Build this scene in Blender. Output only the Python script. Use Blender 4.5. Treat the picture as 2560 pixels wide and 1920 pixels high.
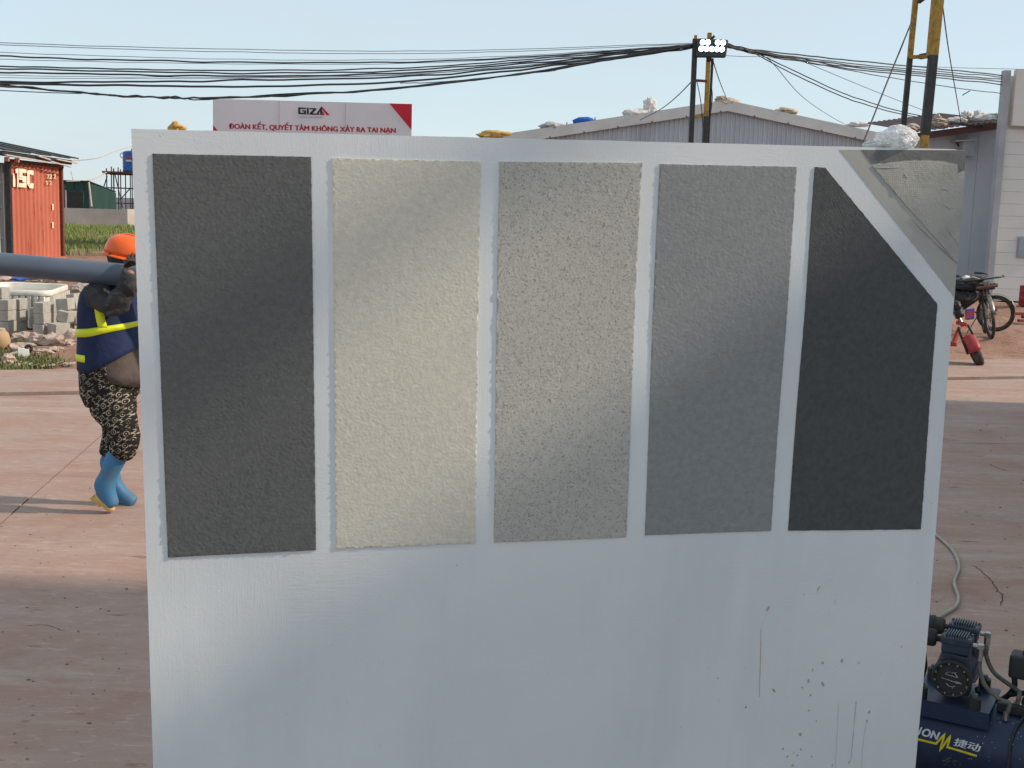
import bpy, bmesh, math, random
from mathutils import Vector, Matrix, noise
V = Vector
R = math.radians
random.seed(7)
for o in list(bpy.data.objects): bpy.data.objects.remove(o)
sc = bpy.context.scene
col = sc.collection

# ------------------------------------------------------------------ camera
F, PITCH, ROLL, EYE = 3000.0, R(8.06), R(1.7), 1.70        # focal length in units of the 2560 wide photo
fw = V((0, math.cos(PITCH), -math.sin(PITCH)))
r0 = V((1, 0, 0)); u0 = V((0, math.sin(PITCH), math.cos(PITCH)))
rt = r0 * math.cos(ROLL) + u0 * math.sin(ROLL)
up = u0 * math.cos(ROLL) - r0 * math.sin(ROLL)
CAM = V((0, 0, EYE))
cd = bpy.data.cameras.new('camera'); cam = bpy.data.objects.new('camera', cd); col.objects.link(cam)
cd.sensor_width = 36; cd.lens = 36 * F / 2560; cd.clip_start = 0.05; cd.clip_end = 6000
m = Matrix((rt, up, -fw)).transposed().to_4x4(); m.translation = CAM; cam.matrix_world = m
sc.camera = cam

# ------------------------------------------------------------------ light
SUN_EL, SUN_PHI = R(34), R(-2.5)          # from the right, a little beyond the board's plane
sv = V((math.cos(SUN_EL) * math.cos(SUN_PHI), math.cos(SUN_EL) * math.sin(SUN_PHI), math.sin(SUN_EL)))
w = bpy.data.worlds.new('World'); sc.world = w; w.use_nodes = True
nt = w.node_tree; bg = nt.nodes['Background']
sky = nt.nodes.new('ShaderNodeTexSky'); sky.sky_type = 'NISHITA'; sky.sun_disc = False
sky.sun_elevation = SUN_EL; sky.sun_rotation = R(90) - SUN_PHI
sky.air_density = 1.0; sky.dust_density = 0.6; sky.ozone_density = 2.0
bg.inputs['Strength'].default_value = 0.12
# thin even veil of high haze over the whole sky, slightly wispy
tcw = nt.nodes.new('ShaderNodeTexCoord'); mpw = nt.nodes.new('ShaderNodeMapping'); mpw.inputs['Scale'].default_value = (1.2, 1.2, 5.0)
nzw = nt.nodes.new('ShaderNodeTexNoise'); nzw.inputs['Scale'].default_value = 2.2; nzw.inputs['Detail'].default_value = 5; nzw.inputs['Roughness'].default_value = 0.6
nt.links.new(tcw.outputs['Generated'], mpw.inputs[0]); nt.links.new(mpw.outputs[0], nzw.inputs['Vector'])
mrw = nt.nodes.new('ShaderNodeMapRange'); mrw.inputs[1].default_value = 0.3; mrw.inputs[2].default_value = 0.7; mrw.inputs[3].default_value = 0.68; mrw.inputs[4].default_value = 0.92
nt.links.new(nzw.outputs['Fac'], mrw.inputs[0])
mxw = nt.nodes.new('ShaderNodeMix'); mxw.data_type = 'RGBA'
nt.links.new(mrw.outputs[0], mxw.inputs[0]); nt.links.new(sky.outputs[0], mxw.inputs[6]); mxw.inputs[7].default_value = (3.12, 3.68, 3.95, 1)
nt.links.new(mxw.outputs[2], bg.inputs['Color'])
sl = bpy.data.lights.new('sun', 'SUN'); so = bpy.data.objects.new('sun', sl); col.objects.link(so)
sl.energy = 2.25; sl.angle = R(2.2); sl.color = (1.0, 0.85, 0.68)
so.rotation_euler = sv.to_track_quat('Z', 'Y').to_euler()
vs = sc.view_settings
vs.view_transform = 'Standard'; vs.look = 'None'; vs.gamma = 1; vs.exposure = 0.78; vs.use_curve_mapping = False

# ------------------------------------------------------------------ photo helpers
def ray(x, y): return fw + rt * ((x - 1280) / F) - up * ((y - 960) / F)
def at(x, y, Y):
    d = ray(x, y); return CAM + d * (Y / d.y)
def ground(x, y, z=0.0):
    d = ray(x, y); return CAM + d * ((z - EYE) / d.z)

# ------------------------------------------------------------------ materials
def srgb(r, g, b):
    f = lambda c: (c / 255 / 12.92) if c <= 10 else ((c / 255 + 0.055) / 1.055) ** 2.4
    return (f(r), f(g), f(b))
class NT:
    def __init__(s, name):
        s.m = bpy.data.materials.new(name); s.m.use_nodes = True
        s.t = s.m.node_tree; s.b = s.t.nodes['Principled BSDF']
        s.tc = s.t.nodes.new('ShaderNodeTexCoord')
    def n(s, typ, **kw):
        x = s.t.nodes.new(typ)
        for k, v in kw.items(): setattr(x, k, v)
        return x
    def set(s, inp, v):
        if isinstance(v, bpy.types.NodeSocket): s.t.links.new(v, inp)
        elif isinstance(v, (tuple, list)) and len(v) == 3 and inp.type == 'RGBA': inp.default_value = (*v, 1)
        else: inp.default_value = v
    def coord(s, scale=(1, 1, 1), rot=(0, 0, 0), kind='Object'):
        mp = s.n('ShaderNodeMapping'); s.t.links.new(s.tc.outputs[kind], mp.inputs[0])
        mp.inputs['Scale'].default_value = scale; mp.inputs['Rotation'].default_value = rot
        return mp.outputs[0]
    def noise(s, scale, detail=3, rough=0.55, co=None, dist=0.0):
        x = s.n('ShaderNodeTexNoise'); x.inputs['Scale'].default_value = scale
        x.inputs['Detail'].default_value = detail; x.inputs['Roughness'].default_value = rough
        x.inputs['Distortion'].default_value = dist
        s.t.links.new(co if co else s.tc.outputs['Object'], x.inputs['Vector'])
        return x.outputs['Fac']
    def ramp(s, f, a, b):
        x = s.n('ShaderNodeMapRange'); x.clamp = True
        s.set(x.inputs[0], f); x.inputs[1].default_value = a; x.inputs[2].default_value = b
        return x.outputs[0]
    def mix(s, f, a, b):
        x = s.n('ShaderNodeMix', data_type='RGBA')
        s.set(x.inputs[0], f); s.set(x.inputs[6], a); s.set(x.inputs[7], b)
        return x.outputs[2]
    def math(s, op, a, b=0.0):
        x = s.n('ShaderNodeMath', operation=op); s.set(x.inputs[0], a); s.set(x.inputs[1], b)
        return x.outputs[0]
    def bump(s, h, strength=0.5, dist=0.01, prev=None):
        x = s.n('ShaderNodeBump'); x.inputs['Strength'].default_value = strength
        x.inputs['Distance'].default_value = dist; s.t.links.new(h, x.inputs['Height'])
        if prev: s.t.links.new(prev, x.inputs['Normal'])
        return x.outputs[0]
    def fin(s, colr, rough=0.7, metal=0.0, nrm=None, spec=0.4):
        s.set(s.b.inputs['Base Color'], colr); s.set(s.b.inputs['Roughness'], rough)
        s.b.inputs['Metallic'].default_value = metal; s.b.inputs['Specular IOR Level'].default_value = spec
        if nrm: s.t.links.new(nrm, s.b.inputs['Normal'])
        return s.m
def mat(name, c, c2=None, scale=6.0, rough=0.65, metal=0.0, bump=0.0, bscale=40.0, lo=0.35, hi=0.7, stretch=(1, 1, 1), spec=0.4, bd=0.004):
    t = NT(name)
    if c2 is None: c2 = tuple(x * 0.72 for x in c)
    co = t.coord(stretch)
    cc = t.mix(t.ramp(t.noise(scale, 5, 0.6, co), lo, hi), c, c2)
    nr = t.bump(t.noise(bscale, 3, 0.6, co), bump, bd) if bump else None
    return t.fin(cc, rough, metal, nr, spec)

# ------------------------------------------------------------------ mesh builder
class MB:
    def __init__(s): s.v = []; s.f = []
    def add(s, vs, fs):
        b = len(s.v); s.v += [V(p) for p in vs]; s.f += [tuple(i + b for i in f) for f in fs]; return s
    def obox(s, c, ax, ay, az):            # centre and three half-vectors
        c = V(c); ax, ay, az = V(ax), V(ay), V(az)
        if ax.cross(ay).dot(az) < 0: az = -az
        p = [c + ax * i + ay * j + az * k for k in (-1, 1) for j in (-1, 1) for i in (-1, 1)]
        return s.add(p, [(0, 2, 3, 1), (4, 5, 7, 6), (0, 1, 5, 4), (2, 6, 7, 3), (0, 4, 6, 2), (1, 3, 7, 5)])
    def box(s, c, sz, rz=0.0, tilt=None):
        M = Matrix.Rotation(rz, 3, 'Z')
        if tilt is not None: M = M @ tilt
        return s.obox(c, M @ V((sz[0] / 2, 0, 0)), M @ V((0, sz[1] / 2, 0)), M @ V((0, 0, sz[2] / 2)))
    def bar(s, a, b, wx, wy, side=V((1, 0, 0))):     # square bar between two points
        a, b = V(a), V(b); d = b - a; x = (side - d * (side.dot(d) / d.length_squared)).normalized()
        y = d.cross(x).normalized()
        return s.obox((a + b) / 2, x * wx / 2, y * wy / 2, d / 2)
    def rings(s, rs, cap=True, closed=False):
        n = len(rs[0]); b = len(s.v)
        for r in rs: s.v += [V(p) for p in r]
        m_ = len(rs)
        for i in range(m_ if closed else m_ - 1):
            for j in range(n):
                a = b + i * n + j; c = b + i * n + (j + 1) % n
                i2 = (i + 1) % m_
                s.f.append((a, c, b + i2 * n + (j + 1) % n, b + i2 * n + j))
        if cap and not closed:
            s.f.append(tuple(b + j for j in reversed(range(n)))); s.f.append(tuple(b + (m_ - 1) * n + j for j in range(n)))
        return s
    def tube(s, pts, r, n=8, cap=True, closed=False):
        pts = [V(p) for p in pts]; rs = []; L = len(pts)
        rr = r if isinstance(r, (list, tuple)) else [r] * L
        ref = None
        for i in range(L):
            if closed: d = pts[(i + 1) % L] - pts[i - 1]
            else: d = pts[min(i + 1, L - 1)] - pts[max(i - 1, 0)]
            d.normalize()
            if ref is None: ref = d.orthogonal().normalized()
            ref = (ref - d * ref.dot(d)).normalized(); q = d.cross(ref)
            rs.append([pts[i] + (ref * math.cos(2 * math.pi * k / n) + q * math.sin(2 * math.pi * k / n)) * rr[i] for k in range(n)])
        return s.rings(rs, cap, closed)
    def lathe(s, o, axis, prof, n=24, cap=True):
        o = V(o); axis = V(axis).normalized(); x = axis.orthogonal().normalized(); y = axis.cross(x)
        return s.rings([[o + axis * t + (x * math.cos(2 * math.pi * k / n) + y * math.sin(2 * math.pi * k / n)) * r for k in range(n)] for t, r in prof], cap)
    def cyl(s, a, b, r, n=16, r2=None):
        a, b = V(a), V(b); return s.lathe(a, b - a, [(0, r), ((b - a).length, r if r2 is None else r2)], n)
    def prism(s, poly, ext):
        ext = V(ext); poly = [V(p) for p in poly]; n = len(poly)
        nn = sum(((poly[i] - poly[0]).cross(poly[(i + 1) % n] - poly[0]) for i in range(n)), V())
        if nn.dot(ext) > 0: poly = poly[::-1]
        b = [p + ext for p in poly]
        return s.add(poly + b, [tuple(range(n)), tuple(range(2 * n - 1, n - 1, -1))] + [(i, n + i, n + (i + 1) % n, (i + 1) % n) for i in range(n)])
    def quad(s, *p): return s.add(p, [tuple(range(len(p)))])
    def torus(s, c, axis, R_, r, n=32, k=10, flat=1.0):
        c = V(c); a = V(axis).normalized(); x = a.orthogonal().normalized(); y = a.cross(x); rs = []
        for i in range(n):
            t = 2 * math.pi * i / n; d = x * math.cos(t) + y * math.sin(t)
            rs.append([c + d * (R_ + r * math.cos(2 * math.pi * j / k)) + a * (r * flat * math.sin(2 * math.pi * j / k)) for j in range(k)])
        return s.rings(rs, False, True)
    def blob(s, c, rad, seed, amp=0.25, freq=1.6, sub=3, flat_bottom=None, M=None, ridge=0.0):
        bm = bmesh.new(); bmesh.ops.create_icosphere(bm, subdivisions=sub, radius=1)
        b = len(s.v)
        for q in bm.verts:
            d = q.co.copy(); k = 1 + amp * noise.noise(d * freq + V((seed * 3.1, seed * 1.7, seed))) + amp * 0.45 * noise.noise(d * freq * 2.7 + V((seed, 9, seed * 2)))
            if ridge: k += ridge * (abs(noise.noise(d * freq * 2.1 + V((seed, 4, 1)))) - 0.2) + ridge * 0.6 * abs(noise.noise(d * freq * 5 + V((2, seed, 1))))
            p = V((d.x * rad[0], d.y * rad[1], d.z * rad[2])) * k
            if flat_bottom is not None: p.z = max(p.z, -rad[2] * flat_bottom)
            if M is not None: p = M @ p
            s.v.append(V(c) + p)
        for f in bm.faces: s.f.append(tuple(q.index + b for q in f.verts))
        bm.free(); return s
    def build(s, name, material, parent=None, smooth=False, bevel=0.0, auto=None):
        me = bpy.data.meshes.new(name); o = bpy.data.objects.new(name, me)
        if parent is not None: org = ORG[parent.name]
        else:
            xs = [p.x for p in s.v]; ys = [p.y for p in s.v]; zs = [p.z for p in s.v]
            org = V(((min(xs) + max(xs)) / 2, (min(ys) + max(ys)) / 2, min(zs)))
        me.from_pydata([tuple(p - org) for p in s.v], [], s.f); me.update()
        me.materials.append(material); col.objects.link(o)
        if parent is not None: o.parent = parent
        else: o.location = org
        ORG[o.name] = org
        if smooth or auto is not None:
            me.polygons.foreach_set('use_smooth', [True] * len(me.polygons))
        if auto is not None: me.set_sharp_from_angle(angle=R(auto))
        if bevel:
            b = o.modifiers.new('bevel', 'BEVEL'); b.width = bevel; b.segments = 2; b.limit_method = 'ANGLE'; b.angle_limit = R(40)
        return o
ORG = {}
def tag(o, label=None, cat=None, group=None, kind=None):
    if label: o['label'] = label
    if cat: o['category'] = cat
    if group: o['group'] = group
    if kind: o['kind'] = kind
    return o
def thing(name, loc, label, cat, group=None):
    o = bpy.data.objects.new(name, None); col.objects.link(o); o.location = loc; o.empty_display_size = 0.1
    ORG[o.name] = V(loc); return tag(o, label, cat, group)
def write(name, body, material, parent, mapf, bold=None):
    """lettering as flat mesh; mapf maps (a, b) in 0..1 of the string's box to a world point; returns object"""
    cu = bpy.data.curves.new('t', 'FONT'); cu.body = body; cu.size = 1.0; cu.resolution_u = 3
    to = bpy.data.objects.new('t', cu); col.objects.link(to)
    dg = bpy.context.evaluated_depsgraph_get(); dg.update()
    me = bpy.data.meshes.new_from_object(to.evaluated_get(dg))
    xs = [q.co.x for q in me.vertices]; ys = [q.co.y for q in me.vertices]
    x0, x1, y0, y1 = min(xs), max(xs), min(ys), max(ys)
    mb = MB()
    for da, db in (bold if bold else ((0, 0),)):          # heavier strokes: the glyphs laid over themselves with a small shift
        mb.add([V(mapf((q.co.x - x0) / (x1 - x0) + da, (q.co.y - y0) / (y1 - y0) + db)) - V((0, 1e-4 * len(mb.v) / max(1, len(me.vertices)), 0)) for q in me.vertices], [tuple(p.vertices) for p in me.polygons])
    bpy.data.objects.remove(to); bpy.data.curves.remove(cu); bpy.data.meshes.remove(me)
    return mb.build(name, material, parent)
def skin(name, verts, edges, material, parent, root=0, sub_=2, wob=0.0):
    me = bpy.data.meshes.new(name); o = bpy.data.objects.new(name, me); col.objects.link(o)
    me.from_pydata([tuple(v[0]) for v in verts], edges, []); me.update()
    o.modifiers.new('skin', 'SKIN'); sm = o.modifiers.new('sub', 'SUBSURF'); sm.levels = sub_; sm.render_levels = sub_
    for i, v in enumerate(verts):
        d = me.skin_vertices[0].data[i]; r = v[1]; d.radius = r if isinstance(r, tuple) else (r, r); d.use_root = (i == root)
    dg = bpy.context.evaluated_depsgraph_get(); dg.update()
    m2 = bpy.data.meshes.new_from_object(o.evaluated_get(dg))
    mb = MB(); mb.v = [q.co.copy() for q in m2.vertices]; mb.f = [tuple(p.vertices) for p in m2.polygons]
    bpy.data.objects.remove(o); bpy.data.meshes.remove(m2); bpy.data.meshes.remove(me)
    if wob:
        for q in mb.v: q += noise.noise_vector(q * 14) * wob + noise.noise_vector(q * 34) * wob * .35
    return mb.build(name, material, parent, smooth=True)
def spline(P, n=8):
    P = [V(p) for p in P]; out = []
    Q = [P[0] * 2 - P[1]] + P + [P[-1] * 2 - P[-2]]
    for i in range(1, len(Q) - 2):
        a, b, c, d = Q[i - 1:i + 3]
        for k in range(n):
            t = k / n
            out.append(0.5 * (2 * b + (c - a) * t + (2 * a - 5 * b + 4 * c - d) * t * t + (3 * b - a - 3 * c + d) * t ** 3))
    out.append(P[-1]); return out

M = {}
def concrete_mat():
    t = NT('pink_dusted_concrete')
    big = t.noise(0.30, 4, 0.6); mid = t.noise(1.6, 5, 0.65)
    st = t.noise(1.0, 5, 0.6, t.coord((0.5, 4.5, 1), (0, 0, R(18))))
    c = t.mix(t.ramp(big, 0.34, 0.66), srgb(168, 140, 127), srgb(164, 147, 136))
    c = t.mix(t.ramp(mid, 0.40, 0.64), c, srgb(164, 132, 117))
    c = t.mix(t.math('MULTIPLY', t.ramp(st, 0.5, 0.72), 0.55), c, srgb(190, 172, 160))
    sp = t.noise(7.0, 4, 0.6, t.coord((0.7, 1.5, 1), (0, 0, R(20))))
    c = t.mix(t.math('MULTIPLY', t.ramp(sp, 0.64, 0.71), 0.75), c, srgb(128, 82, 70))
    sm = t.noise(26.0, 3, 0.5); c = t.mix(t.math('MULTIPLY', t.ramp(sm, 0.68, 0.74), 0.6), c, srgb(96, 66, 58))
    bl = t.noise(11, 6, 0.75, t.coord((0.8, 1.9, 1), (0, 0, R(24))), 0.6); c = t.mix(t.math('MULTIPLY', t.ramp(bl, 0.42, 0.66), 0.40), c, srgb(150, 120, 110))
    lt = t.noise(16, 5, 0.7, t.coord((0.6, 2.0, 1), (0, 0, R(12))), 0.8); c = t.mix(t.math('MULTIPLY', t.ramp(lt, 0.56, 0.70), 0.5), c, srgb(202, 184, 172))
    stn = t.noise(1.1, 6, 0.7, t.coord((0.8, 1.6, 1), (0, 0, R(20))), 0.5); c = t.mix(t.math('MULTIPLY', t.ramp(stn, 0.54, 0.66), 0.55), c, srgb(146, 108, 92))
    fine = t.noise(120, 3, 0.6); c = t.mix(t.math('MULTIPLY', t.ramp(fine, 0.35, 0.75), 0.25), c, srgb(150, 120, 106))
    n1 = t.bump(t.noise(5, 5, 0.65, t.coord((0.7, 2.4, 1), (0, 0, R(18)))), 0.35, 0.02)
    n1 = t.bump(t.noise(60, 4, 0.65), 0.25, 0.004, n1)
    return t.fin(c, 0.85, 0, n1, 0.25)
def dirt_mat():
    t = NT('red_earth')
    c = t.mix(t.ramp(t.noise(0.5, 5, 0.65), 0.35, 0.65), srgb(164, 132, 116), srgb(146, 110, 94))
    c = t.mix(t.ramp(t.noise(4.0, 5, 0.7), 0.5, 0.75), c, srgb(120, 86, 72))
    n1 = t.bump(t.noise(3.0, 6, 0.7), 0.7, 0.08); n1 = t.bump(t.noise(22, 4, 0.7), 0.5, 0.02, n1)
    return t.fin(c, 0.95, 0, n1, 0.15)
M['concrete'] = concrete_mat(); M['dirt'] = dirt_mat()
M['joint'] = mat('dark_joint_filler', (0.05, 0.035, 0.03), rough=0.95, bump=0.5)
M['black'] = mat('black_rubber', (0.015, 0.016, 0.018), (0.03, 0.03, 0.032), rough=0.55)
M['blacksteel'] = mat('black_painted_steel', (0.018, 0.022, 0.026), (0.05, 0.045, 0.04), 9, rough=0.5, bump=0.1)
M['yellowsteel'] = mat('weathered_yellow_steel', srgb(166, 132, 56), srgb(112, 88, 46), 14, rough=0.6, lo=0.45, hi=0.7)
M['rust'] = mat('rusty_steel', srgb(122, 74, 58), srgb(80, 48, 40), 20, rough=0.9)
M['wire'] = mat('black_cable', (0.012, 0.016, 0.022), (0.02, 0.022, 0.026), rough=0.45)
M['wiregrey'] = mat('grey_cable', (0.16, 0.19, 0.22), rough=0.6)

# ------------------------------------------------------------------ the setting
def grid_sheet(xs, ys, zf):
    mb = MB(); nx = len(xs)
    mb.v = [V((x, y, zf(x, y))) for y in ys for x in xs]
    mb.f = [(j * nx + i, j * nx + i + 1, (j + 1) * nx + i + 1, (j + 1) * nx + i) for j in range(len(ys) - 1) for i in range(nx - 1)]
    return mb
def dirt_z(x, y):
    far = y - (13.45 + 0.324 * x)                 # metres beyond the slab's far edge
    z = -0.10
    if far > -0.5:
        k = min(1, (far + 0.5) / 2.5)
        z += k * (0.075 + 0.11 * noise.noise(V((x * 0.55, y * 0.55, 0))) + 0.055 * noise.noise(V((x * 1.9, y * 1.9, 3))) + 0.025 * noise.noise(V((x * 5, y * 5, 7))))
        if x < -7 and y > 30: z += 0.5 * min(1, (y - 30) / 25)
    return z
xs = [-2500, -800, -250, -90, -45] + [-30 + i * 0.32 for i in range(int(62 / 0.32))] + [34, 50, 100, 260, 800, 2500]
ys = [-600, -120, -30, 0, 6] + [9 + i * 0.28 for i in range(75)] + [30 + i * 0.9 for i in range(40)] + [70, 80, 100, 150, 260, 500, 1000, 2500]
tag(grid_sheet(xs, ys, dirt_z).build('ground', M['dirt'], None, smooth=True), 'reddish bare earth ground reaching to the horizon', None, None, 'structure')
yard = bpy.data.objects.new('concrete_yard', None); col.objects.link(yard); ORG['concrete_yard'] = V((0, 0, 0))
tag(yard, 'dusty pink concrete yard cast in slabs', None, None, 'structure')
G0 = ground(0, 987); G1 = ground(2560, 945); A_ = (G1 - G0).normalized()
B_ = V((-0.13, 0.99, 0)).normalized()
c0 = ground(0, 1310)
# line through c0 along B_ meets the groove line here:
def meet(p, d, q, e):
    k = ((q.x - p.x) * e.y - (q.y - p.y) * e.x) / (d.x * e.y - d.y * e.x); return p + d * k
J0 = meet(c0, B_, G0, A_)
def slab(sa, sb, ta, tb, z=0.0):
    g = 0.006; p = [J0 + A_ * (sa + g) + B_ * ta, J0 + A_ * (sb - g) + B_ * ta, J0 + A_ * (sb - g) + B_ * tb, J0 + A_ * (sa + g) + B_ * tb]
    mb = MB(); mb.prism([V((q.x, q.y, z - 0.16)) for q in p], V((0, 0, 0.16)))
    return mb.build('slab', M['concrete'], yard)
for a, b in ((-15, -10), (-10, -5), (-5, 0), (0, 3.9), (3.9, 11), (11, 18)):
    slab(a, b, -18.0, -0.07); slab(a, b, 0.07, 1.62, 0.012)
mb = MB(); mb.prism([J0 - A_ * 16 - B_ * 18 + V((0, 0, -0.15)), J0 + A_ * 21 - B_ * 18 + V((0, 0, -0.15)), J0 + A_ * 21 + B_ * 0.5 + V((0, 0, -0.15)), J0 - A_ * 16 + B_ * 0.5 + V((0, 0, -0.15))], V((0, 0, 0.11)))
mb.build('joint_filler', M['joint'], yard)

# unseen blocks added beyond the right edge, shaped to shade yard and board
M['greycorr'] = mat('galvanised_sheet', srgb(172, 174, 178), srgb(150, 152, 158), 1.2, rough=0.5, metal=0.2, bump=0.05)
M['whitepaint'] = mat('white_cladding', srgb(222, 222, 216), srgb(200, 202, 200), 0.8, rough=0.5)
sh = thing('tall_shade_block', (6.9, -0.6, 0), 'tall unseen block added right of the camera to shade board and yard', 'shed')
MB().obox((6.95, -0.875, 2.10), (1.95, 0, 0), (0, 5.825, 0), (0, 0, 2.10)).build('wall', M['whitepaint'], sh)  # white so the added block also bounces light to the board
MB().obox((6.95, -0.875, 4.32), (2.0, 0, 0), (0, 5.825, 0), (0, 0, 0.12)).build('roof', M['greycorr'], sh)
MB().cyl((5.5, -3.2, 5.56), (5.5, 3.15, 5.56), .10, 16).build('shade_bar', M['greycorr'], sh)  # added bar whose shade makes the dim diagonal band on the board
for yy in (-3, 0, 3): MB().cyl((5.5, yy, 4.3), (5.5, yy, 5.56), .03, 8).build('shade_bar_post', M['blacksteel'], sh)  # uprights under the added bar
MB().obox((6.95, 4.05, 4.76), (1.99, 0, 0), (0, .88, 0), (0, 0, .31)).build('shade_step', M['greycorr'], sh)  # added height that carries the shade over the near left ground
bc = thing('low_shade_block', (6.9, 8.4, 0), 'low unseen block added right of the yard to shade the ground', 'container')
MB().obox((6.9, 8.29, 1.40), (1.22, 0, 0), (0, 3.32, 0), (0, 0, 1.3)).build('body', M['greycorr'], bc)  # added only to shade the ground right of the board
for ix in (-1, 1):
    for iy in (-1, 1): MB().box((6.9 + ix * 1.15, 8.5 + iy * 2.92, 0.05), (0.2, 0.2, 0.1)).build('block_foot', M['rust'], bc)

# ------------------------------------------------------------------ sample board
BU = (fw * F + rt * 15903 + up * 216).normalized()
BV = (fw * F - rt * 328 - up * 17360).normalized()      # down along the board
BU = (BU - BV * BU.dot(BV)).normalized()
BN = BU.cross(BV).normalized()
if BN.y > 0: BN = -BN                                   # faces the camera
BT = at(328, 322, 2.60)
BW, BH = 1.947, 1.852
def buv(x, y):
    d = ray(x, y); q = CAM + d * ((BT - CAM).dot(BN) / d.dot(BN)) - BT
    return q.dot(BU), q.dot(BV)
def wave(u, v):        # the sheet is not flat: shallow swells
    a = noise.noise(V((u * 1.15 + v * 1.0, v * 1.5 - u * 0.9, 2.3)))
    b = noise.noise(V((u * 2.3 - v * 0.9, v * 2.6 + u * 1.2, 7.7)))
    return 0.012 * a + 0.0042 * b
def bpt(u, v, h=0.0): return BT + BU * u + BV * v + BN * (h + wave(u, v))
def board_mat():
    t = NT('white_brushed_paint')
    big = t.noise(1.5, 4, 0.6); c = t.mix(t.ramp(big, 0.35, 0.7), srgb(230, 234, 236), srgb(219, 224, 227))
    dr = t.noise(2.2, 4, 0.6, t.coord((3.0, 3.0, 0.35))); c = t.mix(t.math('MULTIPLY', t.ramp(dr, 0.5, 0.75), 0.35), c, srgb(204, 211, 217))
    pk = t.noise(2.0, 2, 0.5, t.coord((1, 1, 1))); c = t.mix(t.math('MULTIPLY', t.ramp(pk, 0.55, 0.7), 0.25), c, srgb(222, 220, 222))
    spk = t.noise(90, 2, 0.5); c = t.mix(t.math('MULTIPLY', t.ramp(spk, 0.75, 0.8), 0.5), c, srgb(150, 150, 148))
    hb = t.noise(9, 6, 0.7, t.coord((2, 2, 30), (0, R(2), 0)))
    vb = t.noise(9, 6, 0.7, t.coord((30, 30, 2)))
    sel = t.ramp(t.noise(2.4, 2, 0.5), 0.46, 0.54)
    hh = t.n('ShaderNodeMix'); t.set(hh.inputs[0], sel); t.set(hh.inputs[2], hb); t.set(hh.inputs[3], vb)
    msk = t.ramp(t.noise(3.3, 3, 0.5), 0.40, 0.66)
    n1 = t.bump(t.math('MULTIPLY', hh.outputs[0], t.math('ADD', t.math('MULTIPLY', msk, 0.85), 0.15)), 0.20, 0.005)
    rg = t.noise(14, 3, 0.6, None, 1.8); rdg = t.math('ABSOLUTE', t.math('SUBTRACT', rg, 0.5)); 
    n1 = t.bump(t.ramp(rdg, 0.012, 0.0), 0.10, 0.003, n1)
    n1 = t.bump(t.noise(170, 4, 0.7), 0.16, 0.002, n1)
    return t.fin(c, 0.55, 0, n1, 0.35)
M['board'] = board_mat()
sb = thing('sample_board', bpt(BW / 2, BH), 'upright white board carrying five textured paint sample stripes', 'sample board')
nu, nv = 60, 58; mb = MB()
for j in range(nv + 1):
    for i in range(nu + 1):
        u, v = BW * i / nu, BH * j / nv
        eu = 0.0012 * noise.noise(V((u * 40, v * 40, 1)))
        if j == 0: v += eu
        if i == 0: u += eu * 0.7
        if i == nu: u -= abs(eu)
        cr = 0.03                                     # the far top corner is slightly rounded
        if i == nu and j == 0: u -= 0.006; v += 0.006
        mb.v.append(bpt(u, v))
n1_ = len(mb.v)
mb.f = [(j * (nu + 1) + i, j * (nu + 1) + i + 1, (j + 1) * (nu + 1) + i + 1, (j + 1) * (nu + 1) + i) for j in range(nv) for i in range(nu)]
bd = -BN * 0.05
edge = [i for i in range(nu + 1)] + [j * (nu + 1) + nu for j in range(1, nv + 1)] + [nv * (nu + 1) + i for i in range(nu - 1, -1, -1)] + [j * (nu + 1) for j in range(nv - 1, 0, -1)]
for e in edge: mb.v.append(mb.v[e] + bd)
ne = len(edge)
for k in range(ne): mb.f.append((edge[k], n1_ + k, n1_ + (k + 1) % ne, edge[(k + 1) % ne]))
mb.f.append(tuple(n1_ + k for k in range(ne)))
# make the front face the camera
def flip_to(mb, idx, d):
    a, b, c = [mb.v[i] for i in mb.f[idx][:3]]
    if (b - a).cross(c - a).dot(d) < 0: mb.f = [tuple(reversed(f)) for f in mb.f]
flip_to(mb, 0, BN)
mb.build('panel', M['board'], sb, auto=40)

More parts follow.
